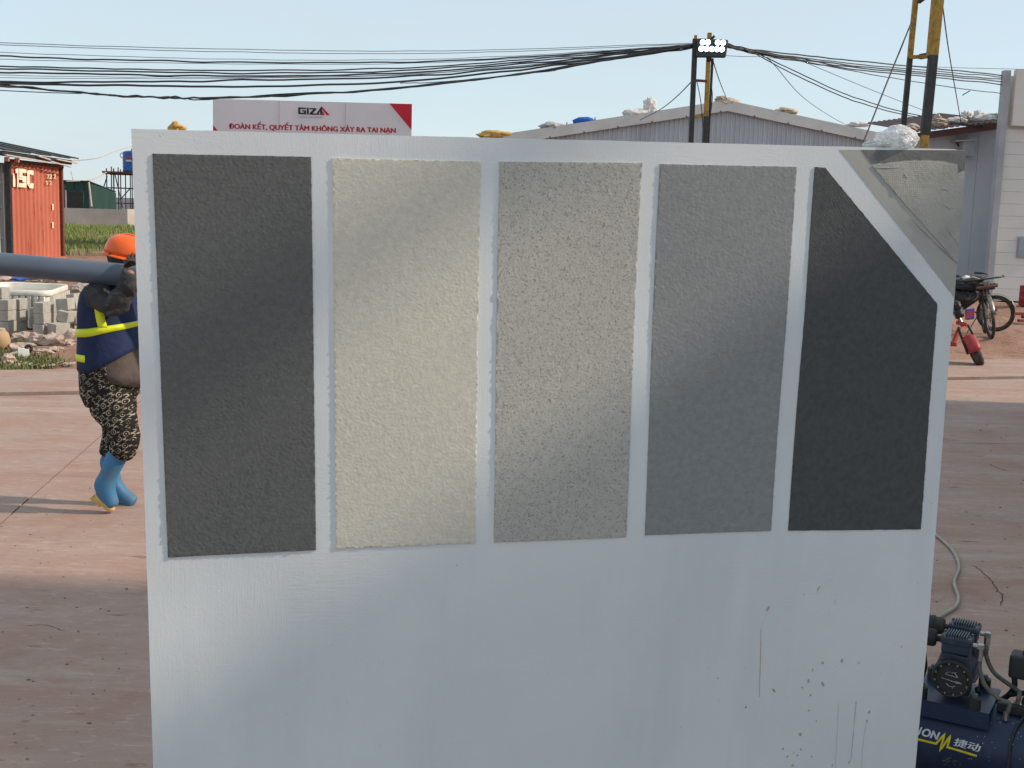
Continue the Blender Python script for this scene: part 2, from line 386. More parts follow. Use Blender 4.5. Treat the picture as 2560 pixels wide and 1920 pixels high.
def stripe_mat(name, c, c2, speck=None, rough=0.8):
    t = NT(name)
    cc = t.mix(t.ramp(t.noise(70, 3, 0.6), 0.35, 0.7), c, c2)
    if speck: cc = t.mix(t.math('MULTIPLY', t.ramp(t.noise(230, 2, 0.5), 0.56, 0.66), 0.6), cc, speck)
    n1 = t.bump(t.noise(260, 3, 0.6), 0.35, 0.002)
    return t.fin(cc, rough, 0, n1, 0.3)
def stripe(left, right, material, seed, amp, thick, label, elong=1.9):
    """left / right: polylines of photo points from top to bottom"""
    def poly(P):
        P = [V((*buv(*p), 0)) for p in P]
        L = [abs(b.y - a.y) + abs(b.x - a.x) * 0.15 for a, b in zip(P, P[1:])]; S = sum(L)
        def f(t):
            s = t * S
            for k, l in enumerate(L):
                if s <= l or k == len(L) - 1: return P[k].lerp(P[k + 1], s / l)
                s -= l
        return f
    lf, rf = poly(left), poly(right)
    # match rows by height
    v0, v1 = min(lf(0).y, rf(0).y), max(lf(1).y, rf(1).y)
    def at_v(P):
        Q = [buv(*p) for p in P]
        def f(s):      # s 0..1 between own top and bottom
            v = Q[0][1] + (Q[-1][1] - Q[0][1]) * s
            for a, b in zip(Q, Q[1:]):
                if v <= b[1] + 1e-9: return a[0] + (b[0] - a[0]) * ((v - a[1]) / max(1e-9, b[1] - a[1])), v
            return Q[-1]
        return f
    lf, rf = at_v(left), at_v(right)
    wd = rf(0.9)[0] - lf(0.9)[0]; nu = int(wd / 0.0024); nv = int((v1 - v0) / 0.0025)
    mb = MB(); ca, sa = math.cos(R(32)), math.sin(R(32))
    for j in range(-1, nv + 2):
        s = min(1, max(0, j / nv)); a, b = lf(s), rf(s)
        for i in range(-1, nu + 2):
            t = min(1, max(0, i / nu)); u = a[0] + (b[0] - a[0]) * t; v = a[1] + (b[1] - a[1]) * t
            rim = i in (-1, nu + 1) or j in (-1, nv + 1)
            ew = 0.0013
            if i <= 0 or i >= nu: u += ew * 0.5 * noise.noise(V((v * 40, seed, i > 0))) + 0.75 * ew * noise.noise(V((v * 330, seed, 3)))
            if j <= 0 or j >= nv: v += ew * 0.5 * noise.noise(V((u * 40, seed, 5 + (j > 0)))) + 0.75 * ew * noise.noise(V((u * 330, seed, 8)))
            p, q = (u * ca + v * sa) * 250 / elong, (-u * sa + v * ca) * 250
            wv = noise.noise(V((u * 25, v * 25, seed))) * 0.8
            h = noise.noise(V((p + wv, q + wv, seed * 5))) + 0.55 * noise.noise(V((p * 2.1, q * 2.1, seed * 3)))
            h = thick + amp * h * (1 + 0.55 * noise.noise(V((u * 6 + v * 4, v * 5, seed * 2))))
            if i in (0, nu) or j in (0, nv): h = thick * (0.8 + 0.7 * noise.noise(V((u * 120, v * 120, seed))) + .4 * abs(noise.noise(V((u * 220, v * 220, seed))))) 
            mb.v.append(bpt(u, v, -0.002 if rim else max(0.0006, h)))
    n_ = nu + 3
    mb.f = [(j * n_ + i, j * n_ + i + 1, (j + 1) * n_ + i + 1, (j + 1) * n_ + i) for j in range(nv + 2) for i in range(nu + 2)]
    flip_to(mb, len(mb.f) // 2, BN)
    o = mb.build('sample_stripe', material, sb, auto=65); o['label'] = label; return o
stripe([(381, 384), (419, 1396)], [(778, 392), (790, 1374)], stripe_mat('charcoal_texture', srgb(104, 106, 105), srgb(94, 96, 96)), 1, 0.00068, 0.0030, 'charcoal textured sample stripe nearest the worker')
stripe([(832, 395), (840, 1370)], [(1202, 404), (1186, 1354)], stripe_mat('warm_white_texture', srgb(219, 214, 201), srgb(206, 201, 189)), 2, 0.00054, 0.0030, 'warm off-white textured sample stripe')
stripe([(1249, 404), (1232, 1352)], [(1604, 407), (1562, 1339)], stripe_mat('speckled_beige_texture', srgb(192, 190, 183), srgb(178, 177, 170), srgb(112, 111, 107)), 3, 0.00048, 0.0030, 'beige grey sample stripe with dark speckles')
stripe([(1649, 410), (1609, 1335)], [(1993, 417), (1927, 1327)], stripe_mat('mid_grey_texture', srgb(148, 151, 152), srgb(137, 140, 142)), 4, 0.00052, 0.0026, 'middle grey textured sample stripe')
stripe([(2038, 418), (1970, 1326)], [(2063, 419), (2342, 760), (2300, 1322)], stripe_mat('near_black_texture', srgb(88, 90, 91), srgb(78, 80, 82)), 5, 0.0004, 0.0024, 'near-black sample stripe with a slanted top corner')
# bare corner: smooth skim, raw dark strip, coarse mortar
def board_poly(P, h, name, material, jag=0.0, label=None, seed=0.0, closed_jag=None):
    Q = []
    for k, (a, b) in enumerate(zip(P, P[1:] + P[:1])):
        ua, ub = V((*buv(*a), 0)), V((*buv(*b), 0)); n = max(1, int((ub - ua).length / 0.006)); j = jag if (closed_jag is None or k in closed_jag) else 0
        for i in range(n):
            q = ua.lerp(ub, i / n)
            if j and i: q += V((noise.noise(V((q.x * 130, q.y * 130, seed))), noise.noise(V((q.x * 130, q.y * 130, seed + 9))), 0)) * j
            Q.append(q)
    Q = [V((min(BW - 0.0015, max(0.0, q.x)), max(0.0015, q.y), 0)) for q in Q]
    tr = None
    bm = bmesh.new(); f = bm.faces.new([bm.verts.new(q) for q in Q]); 
    ex = bmesh.ops.extrude_face_region(bm, geom=[f]); top = [x for x in ex['geom'] if isinstance(x, bmesh.types.BMVert)]
    bmesh.ops.triangulate(bm, faces=bm.faces[:])
    bmesh.ops.recalc_face_normals(bm, faces=bm.faces[:])
    ts = set(top); bm.verts.index_update()
    mb = MB(); mb.v = [bpt(q.co.x, q.co.y, h if q in ts else -0.001) for q in bm.verts]; mb.f = [tuple(q.index for q in x.verts) for x in bm.faces]
    bm.free(); o = mb.build(name, material, sb)
    if label: o['label'] = label
    return o
def mortar_mat():
    t = NT('grey_mortar'); c = t.mix(t.ramp(t.noise(18, 4, 0.6), 0.35, 0.7), srgb(180, 179, 172), srgb(164, 164, 158))
    a = t.math('ABSOLUTE', t.math('SINE', t.math('MULTIPLY', t.n('ShaderNodeSeparateXYZ').outputs[0], 1.0)))
    wx = t.n('ShaderNodeTexWave'); wx.inputs['Scale'].default_value = 62; wx.inputs['Distortion'].default_value = 1.2; t.t.links.new(t.coord(), wx.inputs['Vector'])
    wz = t.n('ShaderNodeTexWave', bands_direction='Z'); wz.inputs['Scale'].default_value = 62; wz.inputs['Distortion'].default_value = 1.2; t.t.links.new(t.coord(), wz.inputs['Vector'])
    g = t.math('MAXIMUM', wx.outputs['Fac'], wz.outputs['Fac'])
    n1 = t.bump(g, 0.16, 0.002); n1 = t.bump(t.noise(60, 5, 0.75), 0.6, 0.004, n1)
    return t.fin(c, 0.9, 0, n1, 0.2)
M['mortar'] = mortar_mat()
M['skim'] = mat('smooth_grey_skim', srgb(180, 180, 175), srgb(170, 170, 166), 5, rough=0.7, bump=0.08, bscale=80)
M['rawcement'] = mat('raw_dark_cement', srgb(124, 125, 124), srgb(104, 106, 106), 40, rough=0.9, bump=0.3, bscale=120)
board_poly([(2100, 374), (2418, 375), (2386, 745)], 0.0008, 'skim_coat', M['skim'], 0.002, 'smooth grey skim coat on the bare corner', 1.0, (2,))
board_poly([(2154, 375), (2418, 376), (2417, 430), (2412, 424), (2393, 432), (2394, 410), (2362, 402), (2320, 398), (2260, 400), (2178, 409)], 0.0016, 'raw_strip', M['rawcement'], 0.0025, 'bare dark cement strip along the corner top', 2.0, (3, 4, 5, 6, 7, 8))
board_poly([(2180, 414), (2260, 405), (2320, 403), (2362, 407), (2391, 415), (2390, 436), (2410, 428), (2393, 660), (2352, 612), (2270, 520), (2205, 445)], 0.0026, 'mortar_patch', M['mortar'], 0.003, 'coarse grey mortar patch with mesh imprint', 3.0, (0, 1, 2, 3, 4, 5, 7, 8, 9, 10))
# trowel ridges on the mortar
for a, b in [((2275, 545), (2330, 600)), ((2330, 600), (2385, 652)), ((2185, 420), (2255, 418)), ((2378, 590), (2398, 618)), ((2232, 470), (2240, 488)), ((2258, 432), (2266, 446)), ((2365, 570), (2378, 592)), ((2355, 510), (2377, 524)), ((2352, 470), (2371, 476))]:
    ua, ub = buv(*a), buv(*b); pts = []
    for i in range(9):
        t = i / 8; u, v = ua[0] + (ub[0] - ua[0]) * t, ua[1] + (ub[1] - ua[1]) * t
        pts.append(bpt(min(BW - .003, u + 0.002 * noise.noise(V((t * 5, ua[0] * 9, 1)))), v, 0.0026))
    MB().tube(pts, [0.0004 + 0.001 * math.sin(math.pi * i / 8) for i in range(9)], 5).build('trowel_ridge', M['mortar'], sb, smooth=True)
# dried mud splashes and runs on the lower right
M['mud'] = mat('dried_mud', srgb(200, 182, 170), srgb(172, 150, 138), 60, rough=0.95)
M['mudthin'] = mat('thin_mud_run', srgb(206, 200, 196), srgb(188, 180, 176), 60, rough=0.95)
def spot(px, py, rx, ry, rot, seed, mt='mud'):
    u, v = buv(px, py); k = 0.00082; n = 14; P = []
    for i in range(n):
        a = 2 * math.pi * i / n; r = 1 + 0.5 * noise.noise(V((math.cos(a) * 1.5, math.sin(a) * 1.5, seed)))
        x, y = rx * r * math.cos(a), ry * r * math.sin(a)
        P.append(bpt(u + k * (x * math.cos(rot) - y * math.sin(rot)), v + k * (x * math.sin(rot) + y * math.cos(rot)), 0.0007))
    c = bpt(u, v, 0.0012); mb = MB(); mb.add(P + [c], [(i, (i + 1) % n, n) for i in range(n)]); flip_to(mb, 0, BN)
    mb.build('mud_splash', M[mt], sb)
sc_ = 600 / 1843
for i, (x, y, rx, ry, rot) in enumerate([(905, 275, 3, 8, .4), (520, 430, 4, 9, .5), (568, 1065, 4, 8, -.6), (832, 988, 4, 6, 0), (786, 1040, 4, 3, .4), (848, 1100, 3, 4, .5), (355, 1194, 4, 4, 0), (838, 1220, 4, 3, 0), (775, 1408, 6, 5, .5), (782, 1523, 4, 3, 0), (728, 1552, 2, 2, 0), (757, 1572, 4, 2, .7), (866, 1580, 3, 4, 0), (720, 1648, 5, 4, .4), (680, 1580, 3, 5, .3), (645, 1520, 3, 5, .2), (1085, 830, 5, 6, .2), (938, 848, 4, 5, -.5), (1212, 845, 2, 4, .1), (1150, 1622, 3, 5, .2), (1300, 1228, 3, 7, .3), (1282, 1298, 4, 5, 0), (896, 1302, 2, 3, 0), (1022, 1645, 2, 4, 0), (940, 1010, 4, 9, -.4), (137, 968, 2, 2, 0), (862, 905, 2, 6, .1), (1540, 720, 2, 4, 0)]):
    spot(1750 + x * sc_, 1380 + y * sc_, rx, ry, rot, i * 1.7)
for i, (P, wd, mt) in enumerate([([(465, 590), (463, 800), (460, 960), (457, 1115)], 2.2, 'mud'), ([(1197, 1145), (1188, 1280), (1175, 1470), (1163, 1610)], 2.0, 'mud'), ([(1062, 1160), (1056, 1400), (1045, 1690)], 1.4, 'mudthin'), ([(1290, 1290), (1262, 1410), (1245, 1690)], 1.5, 'mudthin'), ([(520, 430), (490, 510), (466, 595)], 0.8, 'mudthin'), ([(1032, 360), (1030, 400)], 1.4, 'mudthin'), ([(900, 290), (893, 330)], 1.0, 'mudthin'), ([(672, 1120), (668, 1140)], 1.0, 'mudthin')]):
    Q = spline([V((*buv(1750 + x * sc_, 1380 + y * sc_), 0)) for x, y in P], 10); L, Rr = [], []
    for k, q in enumerate(Q):
        hw = 0.00098 * wd * 0.5 * (0.75 + 0.5 * noise.noise(V((q.y * 30, i, 0)))) * min(1, 0.3 + (len(Q) - k) / 6)
        L.append(bpt(q.x - hw, q.y, 0.0008)); Rr.append(bpt(q.x + hw, q.y, 0.0008))
    mb = MB(); n = len(Q); mb.add(L + Rr, [(k, k + 1, n + k + 1, n + k) for k in range(n - 1)]); flip_to(mb, 0, BN); mb.build('mud_run', M[mt], sb)

# crumpled clear bag lying on the board's top edge
def bag_mat():
    t = NT('clear_film'); t.fin((0.95, 0.96, 0.97), 0.25, 0, t.bump(t.math('ABSOLUTE', t.math('SUBTRACT', t.noise(26, 4, 0.6, t.coord((1, 1, 1.6), (0.3, 0.5, 0.2)), 1.2), 0.5)), 1.0, 0.02), 0.6)
    t.b.inputs['Alpha'].default_value = 0.72; t.b.inputs['Transmission Weight'].default_value = 0.25; return t.m
M['film'] = bag_mat()
p = bpt(buv(2250, 372)[0], -0.001, -0.022)
mb = MB().blob(p + V((0, 0, 0.018)), (0.050, 0.036, 0.034), 3.3, 0.20, 1.3, 5, 0.5, None, 0.07)
mb.blob(p + V((-0.043, 0, 0.006)), (0.036, 0.025, 0.009), 6.3, 0.3, 2.0, 4, 0.6, None, 0.1)
tag(mb.build('plastic_bag', M['film'], None, smooth=True), 'crumpled clear plastic bag lying on top edge of the sample board', 'bag')

# ------------------------------------------------------------------ gable shed behind the board
SY = 45.0
def lev(x, y, Y): return at(x, y, Y)
ap = at(1818, 252, SY)                                   # roof apex
SLP = 0.178
def roofz(x): return ap.z - abs(x - ap.x) * SLP
xl, xr = at(1165, 350, SY).x, at(2226, 330, SY).x
gs = thing('gable_shed', (ap.x, SY, 0), 'wide grey corrugated shed with low gable roof behind the board', 'shed')
M['fascia'] = mat('dull_flashing', srgb(206, 203, 200), srgb(190, 188, 187), 1.5, rough=0.5, metal=0.0, bump=0.05)
M['corr'] = mat('corrugated_steel', srgb(194, 198, 204), srgb(172, 176, 182), 0.9, rough=0.5, metal=0.0, stretch=(1, 1, 0.2))
PIT = 0.172
x = xl + 0.15
while x < xr - 0.1:                                       # cladding sheets, five ribs each
    n = 5; mb = MB(); P = []
    for k in range(n):
        b = x + k * PIT
        P += [(b, 0), (b + 0.095, 0), (b + 0.100, -0.06), (b + 0.13, -0.06)]
    P.append((x + n * PIT - 0.001, 0))
    P = [(min(a, xr - 0.05), d) for a, d in P]
    lo = [V((a, SY + d, 0)) for a, d in P]; hi = [V((a, SY + d, roofz(a) - 0.30)) for a, d in P]
    m_ = len(P); mb.add(lo + hi, [(i, i + 1, m_ + i + 1, m_ + i) for i in range(m_ - 1)]); mb.build('cladding_sheet', M['corr'], gs)
    x += n * PIT
MB().obox(((xl + xr) / 2, SY + 8.2, 1.6), ((xr - xl) / 2 - 0.3, 0, 0), (0, 8, 0), (0, 0, 1.6)).build('wall', M['corr'], gs)
for s, xe in ((-1, xl - 0.3), (1, xr + 0.12)):
    a, b = V((ap.x, 0, ap.z)), V((xe, 0, roofz(xe)))
    MB().prism([a + V((0, SY - 0.22, 0)), b + V((0, SY - 0.22, 0)), b + V((0, SY - 0.22, -0.38)), a + V((0, SY - 0.22, -0.38))], V((0, 0.05, 0))).build('fascia', M['fascia'], gs)
    mb = MB(); nn = 26
    for k in range(nn):
        y0 = SY - 0.16 + k * 0.62
        mb.prism([a + V((0, y0, -0.01)), a + V((0, y0 + 0.6, -0.01)), b + V((0, y0 + 0.6, -0.01)), b + V((0, y0, -0.01))], V((0, 0, -0.05)))
        mb.prism([a + V((0, y0 + .25, 0.03)), a + V((0, y0 + 0.33, 0.03)), b + V((0, y0 + 0.33, 0.03)), b + V((0, y0 + .25, 0.03))], V((0, 0, -0.05)))
    mb.build('roof', M['corr'], gs)
# fixings along the fascia
for k in range(13):
    a = xl + 0.6 + k * 1.24; MB().box((a, SY - 0.225, roofz(a) - 0.36), (0.05, 0.02, 0.05)).build('roof_screw', M['rust'], gs)

def cloth(name, c, c2, rough=0.75, b=0.6):
    return mat(name, c, c2, 8, rough=rough, bump=b, bscale=18, bd=0.03)
M['bagwhite'] = cloth('white_sack', srgb(228, 224, 220), srgb(196, 192, 190))
M['baggrey'] = cloth('grey_sack', srgb(190, 186, 182), srgb(140, 134, 130))
M['bagtan'] = cloth('tan_sack', srgb(196, 178, 156), srgb(150, 130, 112))
M['bagyellow'] = cloth('yellow_sack', srgb(214, 176, 92), srgb(170, 128, 70))
M['tarp'] = cloth('blue_tarp', srgb(40, 104, 190), srgb(28, 76, 150))
M['brush'] = mat('dry_brush', srgb(120, 104, 94), srgb(84, 70, 62), 20, rough=0.95)
def sack(cx, cy, wpx, hpx, Y, mt, label, seed, name='sandbag', cat='sandbag', tuft=None, amp=0.3, ridge=0.16, grp='sandbags weighing down roofs'):
    k = Y / F; c = at(cx, cy, Y); mb = MB()
    mb.blob(c, (wpx * k / 2, 0.22, hpx * k / 2), seed, amp, 1.7, 4, 0.75, None, ridge)
    if tuft:
        q = c + V((tuft[0] * k, 0, tuft[1] * k)); mb.blob(q, (tuft[2] * k, 0.12, tuft[3] * k), seed + 2, 0.45, 2.2, 4, None, None, 0.3)
    return tag(mb.build(name, M[mt], None, smooth=True), label, cat, grp)
sack(1242, 338, 86, 22, SY - 0.05, 'bagyellow', 'torn yellow sack low on the left roof slope', 1.0)
sack(1381, 318, 56, 22, SY, 'baggrey', 'pale grey sack between the yellow sack and blue tarp', 2.0)
sack(1592, 284, 70, 22, SY, 'bagwhite', 'white sack with upright knotted neck on the left roof slope', 3.0, tuft=(32, 18, 15, 20))
sack(1818, 257, 60, 22, SY, 'bagtan', 'tan sack with dry brush at the ridge of the gable shed', 4.0, tuft=(-14, 9, 14, 6))
sack(1965, 279, 56, 18, SY, 'bagtan', 'flat brown sack on the right roof slope near the ridge', 5.0)
sack(2147, 312, 52, 14, SY, 'bagwhite', 'flat pale sack low on the right roof slope', 6.0)
k = SY / F; c = at(1464, 304, SY)
tr = thing('tarp_roll', c, 'rolled blue tarpaulin lying on the left roof slope', 'tarp')
MB().tube([c + V((x * k, 0, z * k)) for x, z in ((-30, -4), (-15, 2), (5, 4), (18, 2))], [0.11, 0.13, 0.12, 0.09], 12).build('roll', M['tarp'], tr, smooth=True)
MB().blob(c + V((24 * k, 0, 0)), (0.2, 0.15, 0.08), 2, 0.3, 2, 3).build('loose_flap', M['tarp'], tr, smooth=True)
for px, h in ((1480, 8), (1487, 18), (1417, 6)):
    p = at(px, 312, SY + 0.3); tag(MB().cyl(p - V((0, 0, 0.25)), p + V((0, 0, h * k)), 0.02, 8).build('vent_pipe', M['blacksteel']), {1480: 'short thin rod beside the blue tarp roll', 1487: 'taller thin rod beside the blue tarp roll', 1417: 'stubby rod left of the blue tarp roll'}[px], 'rod')
p = at(1670, 278, SY - 0.05); tag(MB().obox(p, (0.09, 0, 0.03), (0, 0.1, 0), (-0.02, 0, 0.05)).build('roof_block', M['black'], None, bevel=0.015), 'small black block on the left roof slope', 'block')

# ------------------------------------------------------------------ banner
BY = 36.0
b0, b1 = at(532, 247, BY), at(1030, 260, BY); kb = BY / F
bn = thing('banner', ((b0.x + b1.x) / 2, BY, 0), 'long white safety banner with red corners above the sample board', 'banner')
def pb(px, py, d=0.0): return V((at(px, py, BY).x, BY - d, at(px, py, BY).z))
M['vinyl'] = mat('white_vinyl', srgb(214, 210, 214), srgb(204, 201, 206), 0.6, rough=0.5)
M['red'] = mat('red_vinyl', srgb(190, 24, 48), srgb(176, 20, 44), 2, rough=0.5)
M['ink'] = mat('black_print', (0.02, 0.02, 0.03), rough=0.5); M['seam'] = mat('grey_seam', srgb(176, 174, 180), rough=0.5)
HB = 1.50
def bxy(a, b, d=0.0): return V((b0.x + (b1.x - b0.x) * a, BY - d, b0.z + (b1.z - b0.z) * a - HB * b))
for k in range(3):
    a0, a1 = k / 3 + (0.0006 if k else 0), (k + 1) / 3
    MB().prism([bxy(a0, 0), bxy(a1, 0), bxy(a1, 1), bxy(a0, 1)], V((0, 0.04, 0))).build('panel', M['vinyl'], bn)
for k in (1, 2): MB().prism([bxy(k / 3 - .0013, 0, .004), bxy(k / 3 + .0013, 0, .004), bxy(k / 3 + .0013, 1, .004), bxy(k / 3 - .0013, 1, .004)], V((0, 0.003, 0))).build('seam', M['seam'], bn)
MB().prism([bxy(0.886, 0.0, .006), bxy(1, 0.0, .006), bxy(1, 0.5, .006)], V((0, 0.004, 0))).build('red_corner', M['red'], bn)
MB().prism([bxy(0, 0.5, .006), bxy(0.114, 1, .006), bxy(0, 1, .006)], V((0, 0.004, 0))).build('red_corner', M['red'], bn)
for a in (0.02, 0.33, 0.67, 0.98): MB().bar(bxy(a, 0.02, -.09), V((bxy(a, 0).x, BY + .09, 0)), 0.07, 0.07).build('post', M['blacksteel'], bn)
M['redtext'] = mat('red_lettering', srgb(176, 40, 52), rough=0.5)
write('lettering', 'ĐOÀN KẾT, QUYẾT TÂM KHÔNG XẢY RA TAI NẠN', M['redtext'], bn, lambda a, b: pb(572 + 416 * a, (325.2 + 11 * a) - 23 * b, 0.008), ((0, 0), (.0022, 0), (.0044, 0), (.0022, .03)))
def logo(poly, mt, nm='logo'):
    MB().prism([pb(500 + x * 0.27125, 220 + y * 0.27125, .008) for x, y in poly], V((0, 0.003, 0))).build(nm, M[mt], bn)
logo([(905, 178), (978, 182), (978, 196), (925, 193), (925, 226), (958, 228), (958, 217), (940, 216), (940, 204), (978, 206), (978, 244), (905, 240)], 'ink')
logo([(985, 182), (1003, 183), (1003, 245), (985, 244)], 'ink')
logo([(1010, 184), (1072, 186), (1072, 198), (1038, 233), (1068, 234), (1068, 247), (1010, 246), (1010, 232), (1044, 197), (1010, 197)], 'ink')
logo([(1120, 168), (1126, 178), (1126, 248), (1108, 248), (1108, 212), (1084, 247), (1066, 246)], 'ink')
logo([(1122, 168), (1197, 251), (1168, 251), (1128, 200)], 'red'); logo([(1128, 210), (1148, 238), (1148, 250), (1128, 250)], 'red'); logo([(1086, 247), (1098, 230), (1102, 248)], 'ink')
for k in range(11): logo([(908 + k * 20, 262 + k * 0.4), (922 + k * 20 + (k % 3) * 3, 262.5 + k * 0.4), (922 + k * 20 + (k % 3) * 3, 271 + k * 0.4), (908 + k * 20, 270.5 + k * 0.4)], 'seam', 'tagline')
# low green shed behind the banner
p0, p1 = at(500, 327, 40), at(1085, 352, 40)
M['green'] = mat('green_sheet', srgb(32, 70, 62), srgb(24, 54, 50), 2, rough=0.55, stretch=(4, 1, 0.3))
gh = thing('green_hut', ((p0.x + p1.x) / 2, 41.5, 0), 'low dark green hut whose roof shows behind the banner', 'hut')
MB().obox(((p0.x + p1.x) / 2, 41.6, p0.z / 2 - 0.25), ((p1.x - p0.x) / 2 - 0.25, 0, 0), (0, 1.4, 0), (0, 0, p0.z / 2 - 0.25)).build('wall', M['green'], gh)
q0, q1 = V((p0.x, 40, p0.z - 0.15)), V((p1.x, 40, p1.z - 0.02)); qm = V((at(1000, 338, 40).x, 40, at(1000, 335, 40).z))
MB().prism([q0, qm, q1, q1 - V((0, 0, 0.12)), qm - V((0, 0, 0.12)), q0 - V((0, 0, 0.12))], V((0, 3.2, 0))).build('roof', M['green'], gh)
sack(441, 320, 34, 22, 39.5, 'bagyellow', 'yellow and white sack peeking over the board left of the banner', 8.0, tuft=(-2, 8, 8, 8), amp=0.5)
MB_ = thing('hut_annex', at(441, 335, 39.5) * 1.0, 'small green lean-to holding the yellow sack left of the banner', 'hut')
c = at(441, 333, 39.6); MB_.location = (c.x, c.y, 0); ORG[MB_.name] = V((c.x, c.y, 0))
MB().obox((c.x, c.y + 0.4, c.z / 2 - 0.1), (0.75, 0, 0), (0, 0.6, 0), (0, 0, c.z / 2 - 0.1)).build('wall', M['green'], MB_)
MB().obox((c.x, c.y + 0.4, c.z - 0.16), (0.9, 0, 0), (0, 0.75, 0), (0, 0, 0.04)).build('roof', M['corr'], MB_)

# ------------------------------------------------------------------ houses on the right
HY = 31.0
wh = thing('white_hut', (at(2395, 700, HY).x, HY, 0), 'white walled hut under a dark red roof beside the tall pole', 'hut')
M['wallblue'] = mat('white_hut_wall', srgb(196, 202, 210), srgb(184, 190, 200), 0.7, rough=0.55)
M['maroon'] = mat('dark_red_roof', srgb(92, 56, 54), srgb(66, 42, 42), 3, rough=0.6)
wl, wr = at(2268, 500, HY).x, at(2490, 500, HY).x
npan = 4
for k in range(npan):
    a, b = wl + (wr - wl) * k / npan, wl + (wr - wl) * (k + 1) / npan - 0.006
    zf = lambda x: 3.86 + (x - wl) * 0.145 + .12
    MB().prism([V((a, HY, 0)), V((b, HY, 0)), V((b, HY, zf(b))), V((a, HY, zf(a)))], V((0, .1, 0))).build('wall_panel', M['wallblue'], wh)
MB().obox(((wl + wr) / 2, HY + 2.2, 1.85), ((wr - wl) / 2 - 0.02, 0, 0), (0, 2, 0), (0, 0, 1.85)).build('back_wall', M['wallblue'], wh)
e0, e1 = at(2290, 350, HY - 0.5), at(2505, 322, HY - 0.5)
e0 = V((e0.x, HY - .5, e0.z)); e1 = V((e1.x, HY - .5, e1.z))
MB().prism([e0, e1, e1 + V((0, 0, .17)), e0 + V((0, 0, .17))], V((0, 0.04, 0))).build('fascia', M['maroon'], wh)
mb = MB(); n = 60; fr, bk = [], []
for i in range(n + 1):
    t = i / n; p = e0.lerp(e1, t) + V((0, -.06, .185 + 0.022 * math.sin(i * math.pi)))
    z = 0.03 * (1 if (i // 2) % 2 else 0)
    fr.append(p + V((0, 0, z))); bk.append(p + V((0, 4.6, 0.55 + z)))
mb.add(fr + bk, [(i, i + 1, n + 2 + i, n + 1 + i) for i in range(n)]); mb.build('roof', M['maroon'], wh)
ac = thing('air_conditioner', at(2412, 372, HY - .25), 'grey box unit fixed high on the white hut wall under the eave', 'box unit')
c = at(2415, 372, HY - 0.2)
MB().obox(c, (0.15, 0, 0), (0, 0.2, 0), (0, 0, 0.2)).build('casing', M['greycorr'], ac, bevel=0.01)
MB().obox(c + V((-0.1, -0.05, 0.19)), (0.26, 0, 0.02), (0, 0.22, 0), (0, 0, 0.015)).build('hood', M['greycorr'], ac)
MB().bar(c + V((-0.22, 0.1, 0.16)), c + V((-0.08, 0.1, -0.02)), 0.03, 0.03).build('bracket', M['blacksteel'], ac)
for i, (cx, cy, wp, hp, mt, lb, tf) in enumerate([(2280, 322, 30, 26, 'bagtan', 'tan sack on the dark red roof left of the tall pole', None), (2345, 310, 46, 30, 'bagtan', 'tan sack with frayed neck on the dark red roof right of the pole', (-2, 12, 7, 12)), (2392, 303, 44, 20, 'bagwhite', 'white sack with a long raised neck on the dark red roof', (22, 16, 12, 9)), (2462, 300, 66, 30, 'bagwhite', 'white film bundle on the dark red roof against the tall building', (-16, 8, 14, 12)), (2485, 292, 40, 16, 'baggrey', 'grey rolled sack on the dark red roof against the tall building', None), (2428, 311, 36, 12, 'bagyellow', 'flat pale yellow sack low on the dark red roof', None)]):
    sack(cx, cy, wp, hp, HY + 0.1 + 0.06 * i, mt, lb, 20.0 + i * 1.3, tuft=tf)
# tall white building
TY = 28.6
tb = thing('white_building', (at(2600, 700, TY).x, TY, 0), 'tall white clad building cut by the right picture edge', 'building')
tx0 = at(2490, 500, TY).x; tx1 = tx0 + 5.5; tz = at(2515, 177, TY).z
M['clad'] = mat('pale_cladding', srgb(216, 214, 208), srgb(200, 200, 198), 0.6, rough=0.5, bump=0.03)
z = 0.0; hgt = 0.285
while z < tz - 1.35:
    MB().obox(((tx0 + tx1) / 2 + .06, TY, z + hgt / 2), ((tx1 - tx0) / 2, 0, 0), (0, 0.04, 0), (0, 0, hgt / 2 - 0.002)).build('cladding_panel', M['clad'], tb, bevel=0.002)
    z += hgt
MB().prism([V((tx0 + .08, TY + .05, 0)), V((tx1, TY + .05, 0)), V((tx1 + 2, TY + 4, 0)), V((tx0 + 2.4, TY + 4, 0))], V((0, 0, tz - .1))).build('wall', M['clad'], tb)
MB().obox((tx0 - 0.02, TY - 0.02, tz / 2), (0.075, 0, 0), (0, 0.1, 0), (0, 0, tz / 2)).build('corner_trim', M['greycorr'], tb)
MB().obox(((tx0 + tx1) / 2 + .12, TY - .13, tz - 0.62), ((tx1 - tx0) / 2 - .02, 0, 0), (0, 0.08, 0), (0, 0, 0.64)).build('parapet_sign', mat('beige_panel', srgb(206, 202, 196), srgb(196, 192, 188), 0.6, rough=0.5), tb, bevel=0.01)
wn = MB().obox((at(2570, 618, TY).x, TY - .06, at(2560, 618, TY).z), (0.25, 0, 0), (0, 0.03, 0), (0, 0, 0.22)).build('window_or_shade_patch', mat('bluish_shade_patch', srgb(150, 166, 182), rough=0.15), tb)  # bluish pane painting in a patch of shadow on the cladding
MB().obox((at(2570, 618, TY).x, TY - .055, at(2560, 618, TY).z), (0.28, 0, 0), (0, 0.02, 0), (0, 0, 0.25)).build('frame', M['greycorr'], wn)  # edging around the painted shadow patch
